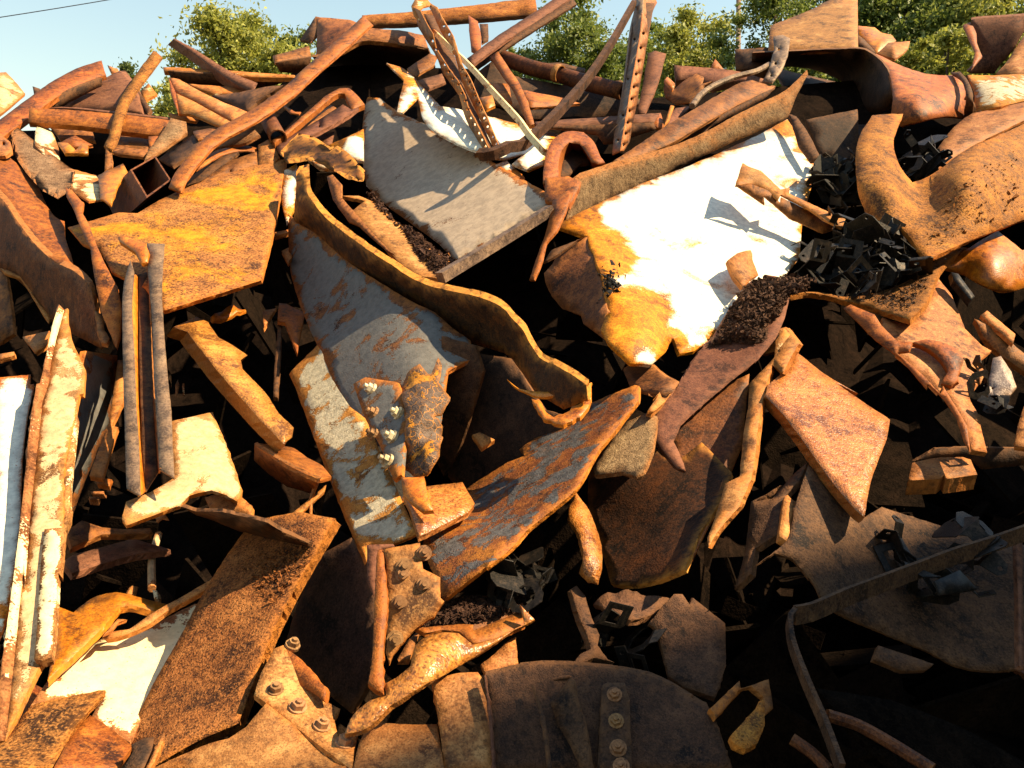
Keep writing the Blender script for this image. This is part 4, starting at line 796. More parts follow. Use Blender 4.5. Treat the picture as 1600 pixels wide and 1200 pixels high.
S('channel_strip', 'rust_tan', 'C 1310,1085,14 1350,955,11 1390,975 1460,1000 1575,1110 D 200,1100 I 200,10 530,160,9 505,212 420,170 300,90 150,15 C 1560,1170 1480,1100 1400,1075', 'tan folded channel strip lying across the white web', 'strip', th=.008)
S('channel_strip', 'rust_brown', 'C 1320,1090,12 1400,1078 1500,1115 1575,1190 I 150,30 300,105 490,212,7 400,242 200,152 50,22 C 1480,1200', 'brown lower fold of the channel strip', 'strip', th=.008)
S('plate_scrap', 'rust_tan', 'H 1262,400,12 1320,360 1395,345,9 1450,480 1410,500 1350,560,11 1300,480', 'tan folded scrap stuck in the dirt on the white web', 'scrap', crumple=.01)
# top right
S('steel_plate', 'rust_tan', 'D 90,150,-9 340,50 430,0 450,-20 600,-20,-9 602,290 300,302 75,302,-6', 'tall tan plate with dark spots standing against the trees', 'plate', th=.02)
t = thing('curled_plate', 'curled orange plate beside the tall tan plate', 'plate', 1370, 60, -7)
S('curl', 'rust_gold', 'D 605,150,-9 700,160 740,192 800,205 825,237,-8 712,312 640,232 605,202', par=t)
S('tongue', 'rust_tan', 'D 715,312,-6 780,252 908,240,-8 892,292 820,347,-6', par=t)
S('fold', 'rust_dark', 'D 605,205,-8 640,230 712,312 690,310 605,260', par=t)
t = thing('flared_pipe', 'big torn brown pipe with a dark gaping mouth, upper right', 'pipe', 1380, 150, 2)
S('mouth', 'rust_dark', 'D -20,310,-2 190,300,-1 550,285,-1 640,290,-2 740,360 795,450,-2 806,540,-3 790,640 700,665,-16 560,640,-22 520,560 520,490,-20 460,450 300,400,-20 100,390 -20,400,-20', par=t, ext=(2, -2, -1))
S('barrel', 'rust_orange', 'D 640,290,-6 720,320 850,382 1000,432,-8 1130,442 1200,425 1245,500,-6 1262,600 1240,692,-8 1130,682 1000,702 850,742 790,690,-3 806,560,2 782,420 725,350', par=t, c='D 950,560,4 1150,550,-1', th=.02)
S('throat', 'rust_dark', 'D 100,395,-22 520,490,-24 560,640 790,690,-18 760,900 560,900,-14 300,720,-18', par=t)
S('collar', 'rust_dark', 'D 1140,425,-6 1200,418 1250,480 1278,560,0 1272,690 1235,718,-7 1222,660 1240,560,1 1215,480 1170,440', par=t, th=.03)
S('steel_pipe', 'paint_flake_cream', 'D 1245,440,-6 1400,440 1575,432,-7 1640,430 1640,580 1575,592 1275,662,-5 1285,560', 'pale peeling pipe running off the right edge', 'pipe', c='D 1420,530,-1', th=.02)
S('steel_plate', 'rust_tan', 'D 1410,432,-9 1460,380 1520,290 1575,205 1640,150,-9 1640,445 1575,445,-7', 'tan speckled plate above the peeling pipe', 'plate')
t = thing('hanging_plate', 'dark maroon folded plate at the top right corner', 'plate', 1540, 70, -4)
S('face', 'rust_maroon', 'D 1265,115,-6 1330,105 1575,90 1640,85,-9 1640,140 1575,185 1520,282 1490,322 1440,372 1400,432,-10 1260,432 1240,422,-8 1330,332 1300,252 1280,192', par=t, ext=(0, -3, -1))
S('lip', 'rust_orange', 'D 1220,145,-5 1262,128 1295,195 1300,250,-5 1330,330 1270,400 1290,300', par=t)
S('steel_plate', 'rust_tan', 'D 1225,692,-4 1275,664 1575,600 1640,590,-4 1640,680 1575,705 1400,792 1280,852 1150,932 1060,995,0 1055,890 1150,760', 'tan-orange slanting plate below the peeling pipe', 'plate')
ypl = S('forked_plate', 'mud_gold', 'F 1363,180,6 1388,177 1411,178,4 1409,184 1396,221 1399,240 1412,267 1425,285,7 1447,277 1473,261 1513,232 1540,221 1567,208 1620,185,2 1620,335 1559,359,9 1513,377 1463,399 1447,404,12 1436,388 1407,353 1385,350 1351,330,9 1340,300 1337,240 1345,208', 'muddy gold forked plate bulging at the right edge', 'plate', c='F 1375,230,12 1398,300,15 1445,310,8 1505,290,18 1565,285,12', th=.02, crumple=.006, cf=6)
S('steel_plate', 'rust_dark', 'D 190,665,2 240,680 300,760 385,925,4 320,945 250,850 210,702', 'dark grey torn edge right of the white web', 'plate')
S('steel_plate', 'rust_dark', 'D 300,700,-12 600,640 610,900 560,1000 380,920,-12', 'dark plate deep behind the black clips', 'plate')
# right middle
t = thing('curling_flange', 'rusty curling flange with dirt on top, right middle', 'flange', 1380, 460, 9)
curl = S('top', 'rust_scale', 'I 205,605,10 290,585 420,592 520,612 700,592,6 850,542 960,482 1060,402 1130,352 1200,322,3 1252,322 1130,402 1070,482,7 1040,562 1000,652 905,750,14 800,718 640,662 520,637 420,607 300,592', par=t, ext=(1, 8, -.5), step=10)
S('edge_strip', 'rust_orange', 'I 515,680,12 560,660 700,720 740,782 830,872 920,882 902,932 830,942 950,1042 1085,1182 M 1100,10 1200,172 1242,252 1255,385,14 1220,332 1180,202 1100,82 1010,0 I 1000,1152 850,972 700,862 600,762', par=t, th=.008)
S('web', 'rust_tan', 'I 745,735,9 890,782 960,702 1070,502,4 1150,602 1230,802 1330,902 1385,932,4 1300,1002 1330,1102 1255,1202 M 1262,102 1302,172 1360,400,11 1270,385 1240,252 1200,172 1100,10 I 1080,1172 950,1042 830,942,11 830,872 750,802', par=t)
S('hook', 'rust_orange', 'I 920,882,12 1000,865 1100,882 1190,922,12 1224,982 1190,1072 1185,1112 1150,1137 1090,1122,11 1130,1052 1090,982 1000,912', par=t, ext=(-2, 6, -1))
S('steel_pipe', 'rust_gold', 'I 1105,440,3 1250,330 1420,225,1 1565,342 1620,330 1640,540,1 1500,582 1380,562 1280,522 1200,472,2', 'yellow-orange crushed pipe below the forked plate', 'pipe', c='I 1380,400,6', th=.02)
S('steel_block', 'steel_black', 'I 1150,470,8 1192,480 1287,612,8 1265,637 1160,512', 'small dark cylinder lying on the tan web at right', 'stub', th=.03)
S('steel_strip', 'rust_tan', 'I 1320,722,6 1360,695 1522,832,6 1512,892 1410,802', 'short tan strip at right of the tan web', 'strip')
S('timber_bar', 'rust_brown', 'I 1285,742,4 1400,802 1640,1000,4 1640,1090 1450,962 1340,852', 'dim brown bar below the short tan strip', 'bar', th=.03)
S('bracket_plate', 'steel_grey', 'I 1395,972,9 1440,960 1500,1052 1532,1142 1490,1200 M 1500,60 1420,112 1350,62,10', 'grey angular steel bracket plate at the right edge', 'bracket', th=.008, holes=[(1551, 607, 2)])
S('sheet_scrap', 'paint_ivory', 'I 1310,1040,9 1335,1030 1340,1080 1318,1130', 'thin white shred beside the grey bracket plate', 'shred', th=.002)
S('steel_plate', 'rust_tan', 'M 1540,240,6 1575,130 1640,100 1640,380 1520,362,7', 'tan plate edge at the right border', 'plate')
# dirty slab and dirt
slab = S('dirty_slab', 'rust_maroon', 'H 1100,930,10 1180,850 1270,702 1400,522 1575,502 I 60,480,6 205,605,8 170,742 120,862 0,1002 H 1440,982 L 1250,10 1100,140 990,242 950,332 1000,442 1022,512,18 960,482 850,342 830,252,19 850,172 900,92 980,0 H 930,1200', 'red-brown slab running down from the dirt heap, right of centre', 'slab', th=.03, ext=(-4, 3, -1), crumple=.004)
S('slab_rim', 'rust_tan', 'H 840,1200,15 940,1092 978,1122 L 900,102 830,162 798,152,18 860,62', 'tan broken rim left of the red-brown slab', 'rim', th=.02)
S('curved_plate', 'rust_brown', 'H 650,1042,9 720,1010 830,1022 900,1082 978,1122,13 930,1182 850,1210,15 700,1162', 'brown curved plate under the amber bulge', 'plate', ext=(1, -3, -1))
S('steel_plate', 'paint_flake', 'K 980,930,8 1010,840 1240,610 1470,460,1 1575,420 L 40,385 170,290 320,230,4 460,112 720,5 745,12,15 740,100 660,200 600,280 500,400,19 400,580 350,640 270,710 100,850 0,960 K 1350,1080 P 1350,20,22 1110,210 1080,190,16 K 1080,1190 1010,1050', 'long plate with flaking grey paint slanting up through the centre', 'plate', c='K 1340,730,6', ext=(3, 4, -.7))
S('sandy_plate', 'sandy', 'L 470,480,15 600,300 680,220 790,170,13 852,190 842,290 820,400 770,520 730,542,17 640,512 540,527 485,532', 'sand-crusted tan plate below the red-brown slab', 'plate', th=.014, holes=[])
S('orange_strap', 'rust_bright', 'L 370,630,13 400,670 445,730 490,830 520,920,13 530,1000 525,1100 500,1170,15 440,1160 390,1110,15 400,1080 420,1000 400,900 370,840 325,790,14 340,710 365,680', 'curved orange strap hanging in front of the dark hollow', 'strap', c='L 450,900,16 470,1050,17', th=.014)
t = thing('dark_shell', 'large dark rounded shell with orange rim, lower right of centre', 'plate', 1050, 900, 8)
S('shell', 'rust_darkgold', 'L 450,480,-1 600,400 820,380 1000,430 1110,340 1290,520,10 1215,700 1100,880 1012,1087,15 850,1152 700,1182,6 580,1172 530,1000 450,720,-4', par=t, c='L 800,850,4', th=.012)
S('upper', 'rust_brown', 'L 900,160,8 1130,60 1390,-60,1 1350,352 1260,570,6 1110,470 1020,520,9 930,380', par=t)
S('rim', 'rust_orange', 'L 1220,605,10 1235,560 1292,540 1262,602 1200,742 1110,922 1042,1062,14 1010,1088 1080,942 1170,762', par=t, th=.01)
t = thing('split_plate', 'upright split plate edge standing right of the dark shell', 'plate', 1150, 800, 14)
S('edge', 'rust_tan', 'H 1575,930,13 I 0,960 60,900 135,800,10 180,790 260,890 230,932 160,1062 100,1012 60,1152 L 1490,0 1450,200 1420,450 1400,560 1330,722 1200,872 1150,957,19 1145,902 1200,752 1250,582 1335,542,16 1355,300 1385,120 1390,0', par=t, th=.02, ext=(6, 2, -2))
S('flap', 'paint_tan', 'I 120,870,11 170,795 255,890 230,932 160,1062 110,1010', par=t, th=.01)
S('orange_slab', 'rust_bright', 'I 75,1130,13 170,1052 240,932 400,1062,8 600,1182 M 480,0 600,82 790,207,9 770,322 720,452 670,602 640,782,20 590,742 440,562 300,362 180,202 60,72', 'bright orange slab slanting down right beside the black hollow', 'slab', ext=(-9, 9, -2.5), dent=.002)
# lower right, in shade
S('wide_plate', 'dark_brown_shade', 'M 310,475,10 480,642 620,792 740,722 1000,802,2 1300,902 1640,950,3 R 1640,600 1400,632,9 1180,602 1000,512 700,387 480,292,15 390,217 340,122 260,22 M 310,1142 220,1032 110,992 0,1062,20 140,962 200,890 240,700', 'wide dim brown plate with arched lower edge, lower right', 'plate', c='M 500,900,13', ext=(0, 3, -.6))
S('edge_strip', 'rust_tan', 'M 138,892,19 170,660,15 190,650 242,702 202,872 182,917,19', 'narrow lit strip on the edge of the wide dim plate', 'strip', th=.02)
S('dark_wing', 'dark_brown_shade', 'L 1400,690,10 1500,640 1575,590 M 0,690 100,672 220,532,9 305,455 262,560 170,662 130,882 0,962,16 L 1400,1110 1300,1200,16 1360,1000', 'dim brown wing plate left of the wide plate', 'plate')
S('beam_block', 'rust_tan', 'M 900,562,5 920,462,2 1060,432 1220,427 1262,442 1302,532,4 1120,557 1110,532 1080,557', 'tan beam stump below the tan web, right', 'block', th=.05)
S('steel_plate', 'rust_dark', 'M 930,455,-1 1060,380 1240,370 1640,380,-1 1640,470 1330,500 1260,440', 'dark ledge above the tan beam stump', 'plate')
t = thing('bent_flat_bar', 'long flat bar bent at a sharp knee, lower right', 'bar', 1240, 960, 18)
sweep('upper_arm', 'dark_brown_shade', 'M 1640,850,11 1400,935,13 1150,1015,15 R 980,30,15 700,135,17 540,195,18 330,285,20 230,305,21', rect(.010, .040), par=t, roll=80)
sweep('lower_arm', 'dark_brown_shade', 'R 232,290,21 200,330,22 215,470 300,700,23 400,930 505,1210,25', rect(.010, .030), par=t, roll=60)
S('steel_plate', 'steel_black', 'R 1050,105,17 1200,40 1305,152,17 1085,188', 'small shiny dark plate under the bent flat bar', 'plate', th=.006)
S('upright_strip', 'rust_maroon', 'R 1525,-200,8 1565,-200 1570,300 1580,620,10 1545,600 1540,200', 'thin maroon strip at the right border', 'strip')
S('dim_plate', 'dark_brown_shade', 'R 690,560,14 720,480 1050,590,13 1000,625 860,630', 'dim brown shelf under the wide plate', 'plate')
S('dim_plate', 'heap_shade', 'R 350,730,18 800,800,14 1200,960 1640,1200 1640,1260 900,1260,20 600,1000', 'dark sheet in the bottom right corner', 'plate')
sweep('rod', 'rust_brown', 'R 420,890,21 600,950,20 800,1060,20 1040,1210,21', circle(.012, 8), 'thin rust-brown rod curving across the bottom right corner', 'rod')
sweep('rod', 'rust_brown', 'R 215,1030,22 330,1110,22 430,1210,22', circle(.011, 8), 'short thin rod at the bottom right of the bent bar', 'rod')
# arch plate at the bottom
t = thing('arched_plate', 'dark arched plate with bolted ribs at the bottom centre', 'plate', 950, 1190, 20)
arch = S('face', 'dark_brown_shade', 'P 1345,655,17 1540,612 Q 50,605 200,592 400,600,15 600,620 800,655 950,725,14 1100,820 1140,840 1200,960 1250,1100 1290,1215,20 0,1215,22 P 1400,1215,23 1375,850', par=t, ext=(0, -6, -1.2))  # shade over the arch is put into the dark face colour
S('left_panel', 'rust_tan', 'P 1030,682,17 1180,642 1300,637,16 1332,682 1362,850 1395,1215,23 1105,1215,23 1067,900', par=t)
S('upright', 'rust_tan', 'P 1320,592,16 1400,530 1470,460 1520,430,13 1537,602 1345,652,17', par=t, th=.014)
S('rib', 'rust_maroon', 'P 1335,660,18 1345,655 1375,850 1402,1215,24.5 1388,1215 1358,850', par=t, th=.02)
S('fin', 'dark_brown_shade', 'Q 228,822,17 342,668,17 362,690 382,800 430,950 470,1215,23 410,1215 330,1050 270,950 240,860', par=t, th=.01)
S('fin_edge', 'dark_brown_shade', 'Q 110,702,18 335,658 342,670 135,718,18', par=t, th=.01)
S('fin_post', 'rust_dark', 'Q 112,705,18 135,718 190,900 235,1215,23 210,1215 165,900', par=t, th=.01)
bs = S('bolt_strip', 'dark_brown_shade', 'Q 530,712,16.5 560,698 660,700,16 690,800 702,1215,22.5 500,1215,22.5 520,900', par=t, th=.012)
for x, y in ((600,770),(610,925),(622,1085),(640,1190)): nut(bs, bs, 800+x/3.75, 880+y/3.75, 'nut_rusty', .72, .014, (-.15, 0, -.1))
S('bent_bar', 'dark_brown_shade', 'Q 345,152,13 380,130 430,192 472,332 512,422 502,482,14 560,562 602,582 480,552 400,592,16 360,582 400,532 462,502 440,422 390,302', 'brown bent bar standing above the arched plate', 'bar', th=.02)
S('dim_plate', 'dark_brown_shade', 'Q 800,352,13 950,180,11 1000,180 1042,242 1062,202 1250,352,8 1255,600 1190,790,14 1000,722 920,662 880,502 840,382', 'dim tan plate standing behind the arch, lower right', 'plate')
S('dim_lump', 'dark_brown_shade', 'Q 480,212,12 560,180 680,160 780,192 932,205,10 850,252 700,302 600,272,13', 'rough brown lump under the dark shell', 'scrap', crumple=.02, cf=15)
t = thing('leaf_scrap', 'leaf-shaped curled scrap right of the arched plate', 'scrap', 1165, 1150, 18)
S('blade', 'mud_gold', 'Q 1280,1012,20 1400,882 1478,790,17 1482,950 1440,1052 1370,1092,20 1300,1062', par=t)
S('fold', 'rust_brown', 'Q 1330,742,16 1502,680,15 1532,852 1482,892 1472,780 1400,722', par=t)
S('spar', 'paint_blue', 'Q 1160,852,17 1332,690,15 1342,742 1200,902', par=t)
# ------------------------------------------------------------------ bottom middle
S('dark_sheet', 'rust_dark', 'K 380,1000,-6 560,900 640,1050 P 640,0 700,200 690,600 650,720 560,880,4 460,800 280,640 180,440,-2 240,250', 'dark bluish sheet in the hollow right of the scaly slab', 'sheet')  # sheet lies in shade, which is painted in with the dark colour
t = thing('bolted_angle', 'upright rusty angle with rows of bolt heads, bottom centre', 'angle', 620, 1080, 22)
S('edge', 'rust_orange', 'K 712,970,18 745,968 765,1200 P 770,282 762,332 742,562 752,702 742,762,26 700,742 655,702 680,572,24 695,202 705,0', par=t, th=.02)
fa = S('face', 'rust_tan', 'K 745,968,18 960,930,16 977,1082 1077,1132 P 1082,202 1102,222,18 1042,312 950,372 880,442 800,542 780,602,23 765,522 772,302 762,0', par=t, th=.014)
for x, y in ((860,65),(985,125),(840,235),(815,445),(985,-60)): nut(fa, fa, 400+x/3.75, 880+y/3.75, 'nut_rusty', .82, .012, (.1, 0, -.25))
nut(fa, fa, 400+870/3.75, 600+1110/3.75-10, 'nut_rusty', .9, .012, (.1, 0, -.25))
S('cap', 'rust_maroon', 'K 650,942,16 805,936 815,952 722,970 705,1200 P 690,200 650,100,14', par=t, th=.012)
t = thing('curled_trough', 'golden curled trough holding dirt, bottom centre', 'trough', 680, 1030, 20)
S('outer', 'rust_bright', 'P 745,702,22 850,642 905,602 930,472,19 990,412 1090,392 1190,402,17 1272,472 1400,442 1575,352 Q 50,240,15 135,330,15 0,400 P 1400,472 1210,592,18 1050,682 920,742 840,792 780,832 700,922 620,972 520,997,25 530,962 570,882 670,802 760,767', par=t, c='P 1050,560,22 850,730,24', th=.012, crumple=.008)
S('rim', 'rust_orange', 'P 930,380,17 1190,360 1275,362 1262,402 1575,270 Q 50,235,14 100,270 P 1575,362 1400,445 1275,474,18 1190,402 1090,392 990,412', par=t, th=.01)
trough = S('floor', 'rust_brown', 'P 830,560,17 900,440 1040,310 1110,210,13 1250,190 1575,190 Q 60,200,11 60,240 P 1575,275 1260,405 1190,365 960,390 900,560', par=t)
t = thing('bolted_plate', 'pinkish tan bolted splice plate at the bottom left', 'plate', 480, 1180, 24)
S('base', 'rust_tan', 'N 870,1215,22 1200,1065 1340,1025 1440,960 1575,800,16 P 20,790 520,1180,22 545,1215,24', par=t)
bp_ = S('strip', 'rust_tan', 'P -10,770,17.5 30,640 110,500,13 160,480 240,560 330,660,14 400,800 495,852 460,922 482,1012 602,962,17 560,1215,25 520,1180', par=t, th=.014)
for x, y in ((115,740),(245,845),(385,955),(515,1055)): nut(bp_, bp_, 400+x/3.75, 880+y/3.75, 'nut_rusty', .78, .010, (.1, 0, 0))
S('flange', 'rust_orange', 'P 105,510,15 160,482 250,552 330,642 415,742,18 402,802 300,742 200,662 118,592,15', par=t, th=.014, jag=2)
nut(bp_, bp_, 400+215/3.75, 880+480/3.75, 'nut_rusty', .75, .012, (.3, 0, .3))
S('steel_plate', 'rust_tan', 'P 600,1060,19 640,980 690,930 890,942,16 1060,940 1105,1215,23 565,1215,23', 'tan plate half in shade at the bottom centre', 'plate')

# ------------------------------------------------------------------ black stamped clips
def strip_mesh(name, line, w, th=.004, holes=False):
    """a strip of steel bent along a line in its XZ plane"""
    L = np.array(line, float); V = []; F = []
    for (x, z) in L:
        for y in (-w/2, w/2): V.append((x, y, z))
    T = np.gradient(L, axis=0); T /= np.linalg.norm(T, axis=1)[:, None]; Nn = np.stack([-T[:, 1], T[:, 0]], 1)*th; n = len(L)
    for (x, z), (a, b) in zip(L, Nn):
        for y in (-w/2, w/2): V.append((x+a, y, z+b))
    for i in range(n-1):
        a = 2*i; F.append((a, a+1, a+3, a+2)); b = 2*n+a; F.append((b+1, b, b+2, b+3)); F.append((a, a+2, b+2, b)); F.append((a+3, a+1, b+1, b+3))
    F += [(1, 0, 2*n, 2*n+1), (2*n-2, 2*n-1, 4*n-1, 4*n-2)]
    return V, F
def ring(cx, cy, r, R, z, th, n=10, hexa=False):
    V = []; F = []
    for i in range(n):
        a = 2*math.pi*i/n; R2 = R
        for rr, zz in ((r, z), (R2, z), (R2, z+th), (r, z+th)): V.append((cx+rr*math.cos(a), cy+rr*math.sin(a), zz))
    for i in range(n):
        a, b = 4*i, 4*((i+1) % n)
        for j in range(4): F.append((a+j, b+j, b+(j+1) % 4, a+(j+1) % 4))
    return V, F
def joinm(name, parts):
    V = []; F = []
    for v, f in parts:
        o = len(V); V += list(v); F += [tuple(i+o for i in q) for q in f]
    me = mesh_from(name, V, F); me.materials.append(MATS['steel_black']); return me
def stamped(name, outline, holes=(), folds=(), th=.004):
    """a flat stamped blank with punched openings, folded along lines x = x0 by an angle"""
    V2 = [Vector(p) for p in outline]; ed = [(i, (i+1) % len(outline)) for i in range(len(outline))]; H = []
    for h in holes:
        s = len(V2); V2 += [Vector(p) for p in h]; ed += [(s+i, s+(i+1) % len(h)) for i in range(len(h))]; H.append(np.array(h))
    ys = [p[1] for p in outline]; O = np.array(outline)
    for x0, _ in folds:
        s = len(V2); V2 += [Vector((x0, min(ys)-.01)), Vector((x0, max(ys)+.01))]; ed.append((s, s+1))
    r = delaunay_2d_cdt(V2, ed, [], 0, 1e-5); Q = np.array([tuple(v) for v in r[0]]); T = np.array([f for f in r[2] if len(f) == 3]); c = Q[T].mean(1); ok = inside(O, c)
    for h in H: ok &= ~inside(h, c)
    T = T[ok]; P = np.concatenate([Q, np.zeros((len(Q), 1))], 1)
    for x0, ang in sorted(folds, key=lambda f: -abs(f[0])):
        m_ = (Q[:, 0] > x0+1e-5) if x0 > 0 else (Q[:, 0] < x0-1e-5); a = ang if x0 > 0 else -ang
        d = P[m_]-np.array([x0, 0, 0]); P[m_] = np.stack([x0+d[:, 0]*math.cos(a)+d[:, 2]*math.sin(a), d[:, 1], -d[:, 0]*math.sin(a)+d[:, 2]*math.cos(a)], 1)
    vn = np.zeros_like(P); fn = np.cross(P[T[:, 1]]-P[T[:, 0]], P[T[:, 2]]-P[T[:, 0]])
    for i in range(3): np.add.at(vn, T[:, i], fn)
    vn /= np.linalg.norm(vn, axis=1)[:, None]+1e-12; nv = len(P); A = np.concatenate([P, P-vn*th]); F = [tuple(t) for t in T]+[tuple(t[::-1]+nv) for t in T]; cnt = {}
    for t in T:
        for i in range(3):
            p, q = t[i], t[(i+1) % 3]; k = (min(p, q), max(p, q)); cnt[k] = None if k in cnt else (p, q)
    F += [(v[1], v[0], v[0]+nv, v[1]+nv) for v in cnt.values() if v]
    me = mesh_from(name, A, F); me.materials.append(MATS['steel_black']); return me
def cut(cx, cy, r, n=8): return [(cx+r*math.cos(2*math.pi*i/n), cy+r*math.sin(2*math.pi*i/n)) for i in range(n)]
def box_cut(x0, y0, x1, y1): return [(x0, y0), (x1, y0), (x1, y1), (x0, y1)]
CLIPS = [stamped('clip', [(-.12,-.03),(-.05,-.045),(.06,-.045),(.12,-.02),(.12,.02),(.06,.045),(-.05,.045),(-.12,.03),(-.135,0)], [cut(-.11,0,.010), box_cut(-.03,-.022,.035,.022)], [(-.055,1.1),(.06,-.9)]),
         stamped('clip', [(-.10,-.06),(.02,-.06),(.05,-.03),(.14,-.028),(.14,.028),(.05,.03),(.02,.06),(-.10,.06),(-.12,.03),(-.12,-.03)], [cut(-.09,.04,.008), cut(.115,0,.010)], [(.03,1.2),(.09,-1.1)]),
         stamped('clip', [(-.08,-.05),(-.04,-.075),(.04,-.075),(.08,-.04),(.09,.02),(.05,.07),(-.04,.07),(-.085,.03)], [[(-.045,-.03),(-.02,-.045),(.025,-.045),(.05,-.02),(.05,.015),(.025,.04),(-.02,.04),(-.05,.015)]], [(.06,.8)]),
         stamped('clip', [(-.15,-.018),(.15,-.018),(.165,0),(.15,.018),(-.15,.018),(-.165,0)], [cut(-.145,0,.008), cut(.145,0,.008)], [(-.08,1.0),(.07,-.8),(.12,.9)]),
         stamped('clip', [(-.09,-.05),(-.02,-.055),(.0,-.03),(.03,-.03),(.05,-.055),(.10,-.05),(.10,.05),(-.09,.05)], [box_cut(-.07,-.02,-.02,.03), cut(.075,.02,.009)], [(-.01,-.7),(.055,1.2)])]
ORD = 'first second third fourth fifth sixth seventh eighth ninth tenth eleventh twelfth thirteenth fourteenth fifteenth sixteenth seventeenth eighteenth nineteenth twentieth'.split()
ORD += ['twenty-'+q for q in ORD[:9]]+['thirtieth']+['thirty-'+q for q in ORD[:9]]+['fortieth']+['forty-'+q for q in ORD[:9]]+['fiftieth']
def clips(spots, label, group, seed, size=1.):
    rg = random.Random(seed)
    order = {i: r for r, i in enumerate(sorted(range(len(spots)), key=lambda i: spots[i][0]))}
    for i, (x, y, k) in enumerate(spots):
        p = at(x, y, k); o = link('clip', rg.choice(CLIPS), None, p); o.rotation_euler = (rg.uniform(-1.2, 1.2)+.5, rg.uniform(-1, 1), rg.uniform(0, 6.28))
        s = size*rg.uniform(.85, 1.2); o.scale = (s, s, s); tag(o, '%s clip from the left %s' % (ORD[order[i]], label), 'clip', group)
def scatter(spec, n, k0, k1, seed):
    poly = np.array([p[:2] for p in pts(spec)]); rg = np.random.default_rng(seed); out = []
    while len(out) < n:
        q = rg.uniform(poly.min(0), poly.max(0))
        if inside(poly, q[None])[0]: out.append((q[0], q[1], rg.uniform(k0, k1)))
    return out
clips(scatter('I 190,400 260,370 400,250 520,160 740,190 960,340 930,470 700,560 450,560 350,520', 44, 6, 12.5, 1), 'in the main black spill right of the white web', 'black clips spilled right of the white web', 1, 0.86)
clips(scatter('D 350,980 450,920 590,930 610,1180 500,1190 380,1090', 24, 1, 6, 2), 'in the black pile left of the forked plate', 'black clips left of the forked plate', 2, 0.83)
clips(scatter('D 830,900 930,810 1060,850 1060,990 930,1050 860,990', 10, 0, 5, 3), 'in the fork of the muddy gold plate', 'black clips in the fork', 3, 0.90)
clips(scatter('M 760,900 850,800 1180,760 1320,840 1330,1000 1250,1180 1000,1190 780,1080', 11, 9, 13, 4), 'in the shade by the bent flat bar', 'black clips by the bent bar', 4, 0.64)
clips(scatter('L 0,980 80,930 150,1040 170,1180 0,1200', 7, 10, 15, 5)+scatter('P 1300,120 1400,30 1575,20 1575,230 1420,220', 6, 12, 17, 6), 'above the curled trough', 'clips above the curled trough', 5, 0.51)
clips(scatter('Q 480,260 690,300 830,440 800,620 560,560', 4, 8, 13, 7), 'in the gap above the arched plate', 'clips above the arched plate', 6, 0.64)
clips(scatter('I 1300,950 1400,930 1380,1120 1280,1180', 3, 8, 11, 8)+scatter('M 1290,20 1400,60 1480,130 1380,150', 3, 9, 12, 9), 'beside the grey bracket plate', 'clips by the grey bracket plate', 7, 0.51)

# ------------------------------------------------------------------ loose dirt
def dirt(name, label, spec, c, n, size, lift, surf=None, seed=3, m='dirt'):
    poly = np.array([p[:2] for p in pts(spec)]); df = depth_fn(pts(c)) if surf is None else SURF[surf.name]
    rg = np.random.default_rng(seed); V = []; F = []; cnt = 0
    while cnt < n:
        q = rg.uniform(poly.min(0), poly.max(0), (200, 2)); q = q[inside(poly, q)]
        if not len(q): continue
        dd = seg_dist(poly, q)
        for (x, y), e in zip(q, dd):
            if rg.uniform() > min(1, e/10+.15): continue
            inv = df(np.array([x]), np.array([y]))[0]*(1+lift*min(1, e/18)*rg.uniform(.2, 1)/100); p = unproj(np.array(x), np.array(y), np.array(inv))
            s = size*rg.lognormal(0, .5); b = len(V); J = rg.uniform(-1, 1, (5, 3))
            V += list(p+s*J); F += [(b, b+1, b+2), (b, b+2, b+3), (b, b+3, b+1), (b+4, b+2, b+1), (b+4, b+3, b+2), (b+4, b+1, b+3)]; cnt += 1
    c0 = np.mean(V, 0); o = link(name, mesh_from(name, np.array(V)-c0, F), m, c0); tag(o, label, 'dirt', None, 'stuff')
dirt('dirt', 'loose dark dirt heaped on the red-brown slab', 'H 1130,920 1200,830 1270,690 1350,560 1450,500 1575,500 I 130,480 350,500 300,580 205,610 150,720 60,800 H 1500,860 1400,900 1300,880', '', 5200, .0055, 3.2, slab, 3)
dirt('dirt', 'loose dark dirt lying in the tan channel tray', 'G 700,0 830,180 900,200 1050,320 1165,410 1070,500 1000,450 920,340 850,230 700,90 640,0', '', 2200, .005, 1.6, tray, 4)
dirt('dirt', 'brown crumbs scattered on the upper end of the scaly slab', 'F 372,882 400,862 470,852 500,852 470,900 430,950 400,930 385,905', '', 420, .0035, .5, sslab, 6, 'rust_scale')
dirt('dirt', 'brown mud lumps stuck on the forked plate', 'F 1480,300 1540,250 1600,230 1600,330 1540,355 1470,390 1440,380', '', 260, .0045, .3, ypl, 7, 'mud_gold')
dirt('dirt', 'dark crumbs lying on top of the curling flange', 'I 300,590 520,605 850,545 1000,470 1010,560 900,720 640,650', '', 520, .0045, .6, curl, 8)
dirt('dirt', 'loose dark dirt in the curled trough', 'P 960,385 900,440 1000,340 1110,215 1250,190 1575,220 1575,275 1270,362 1190,355', '', 1800, .004, 2., trough, 5)

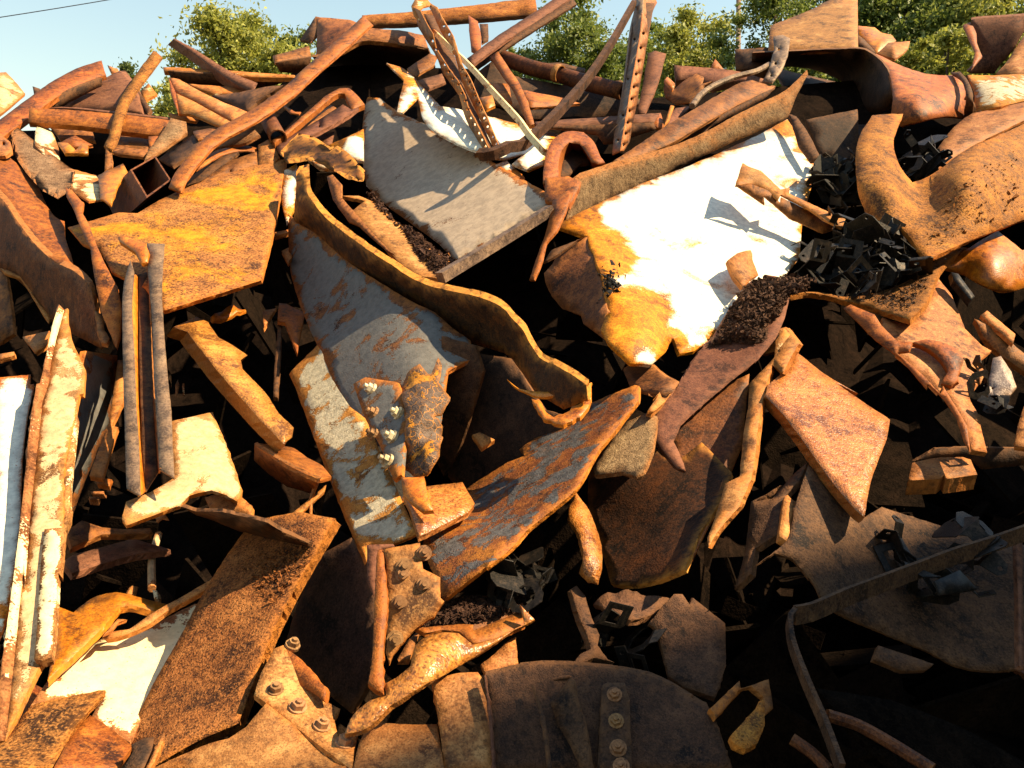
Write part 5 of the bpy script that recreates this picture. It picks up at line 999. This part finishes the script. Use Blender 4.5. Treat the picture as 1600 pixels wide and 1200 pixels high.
# ------------------------------------------------------------------ the mass of scrap inside the heap
V = []; F = []; rg = np.random.default_rng(21)
for i in range(330):
    x, y = rg.uniform(-120, 1720), rg.uniform(230, 1260); k = np.interp(y, [400, 750, 1000, 1300], [-46, -38, -30, -24])+rg.uniform(1, 14) if y > 360 else rg.uniform(-28, -20)
    c = at(x, y, k); a = rg.normal(size=3); a /= np.linalg.norm(a); b = np.cross(a, rg.normal(size=3)); b /= np.linalg.norm(b); n_ = np.cross(a, b)*.006
    la = rg.uniform(.2, .6)/2; lb = rg.choice([.05, .12, .3, .4])*rg.uniform(.6, 1.3)/2
    if y < 330: la *= .5; lb *= .6
    q = [c+a*la*s1+b*lb*s2*rg.uniform(.6, 1.2) for s1, s2 in ((-1,-1),(1,-1),(1,1),(-1,1))]; o = len(V)
    V += [p+n_ for p in q]+[p-n_ for p in q]; F += [tuple(o+j for j in f) for f in ((0,1,2,3),(7,6,5,4),(0,4,5,1),(1,5,6,2),(2,6,7,3),(3,7,4,0))]
c0 = np.mean(V, 0); tag(link('scrap_mass', mesh_from('scrap_mass', np.array(V)-c0, F), 'heap_shade', c0), 'dim jumble of small scrap filling the gaps in the heap', 'scrap', None, 'stuff')
# the heap goes on to both sides of the picture
for q, (mm, sd_) in enumerate((('rust_brown', 31), ('rust_orange', 32), ('rust_tan', 33), ('paint_cream', 34))):
    rg = np.random.default_rng(sd_); V = []; F = []
    for i in range(90 if q < 3 else 25):
        x = rg.uniform(-1000, -260) if i % 2 else rg.uniform(1880, 2700); y = rg.uniform(190, 1350); c = at(x, y, rg.uniform(-14, 0))
        nn = np.array([rg.normal(0, .5), -.55+rg.normal(0, .35), .8]); nn /= np.linalg.norm(nn); a = np.cross(nn, rg.normal(size=3)); a /= np.linalg.norm(a); b = np.cross(nn, a)
        la, lb = rg.uniform(.15, .5), rg.choice([.03, .06, .2, .3])*rg.uniform(.7, 1.2); bend = rg.uniform(-.15, .15); o = len(V); th_ = nn*.008; m_ = 5
        for s in (1, -1):
            for u in np.linspace(-1, 1, m_):
                for w in (-1, 1): V.append(c+a*la*u+b*lb*w*(1-.25*rg.uniform()*(u > .5))+nn*bend*u*u+th_*s)
        for j in range(m_-1):
            p = o+2*j; r = p+2*m_; F += [(p, p+1, p+3, p+2), (r+1, r, r+2, r+3), (p, p+2, r+2, r), (p+3, p+1, r+1, r+3)]
        F += [(o+1, o, o+2*m_, o+2*m_+1), (o+2*m_-2, o+2*m_-1, o+4*m_-1, o+4*m_-2)]
    c0 = np.mean(V, 0); tag(link('loose_scrap', mesh_from('loose_scrap', np.array(V)-c0, F), mm, c0), ('brown', 'orange', 'tan', 'cream')[q]+' scrap spread beyond the sides of the picture', 'scrap', None, 'stuff')
for o in list(bpy.data.objects):
    if 'base' in o: del o['base']
print('triangles about', TRI[0])
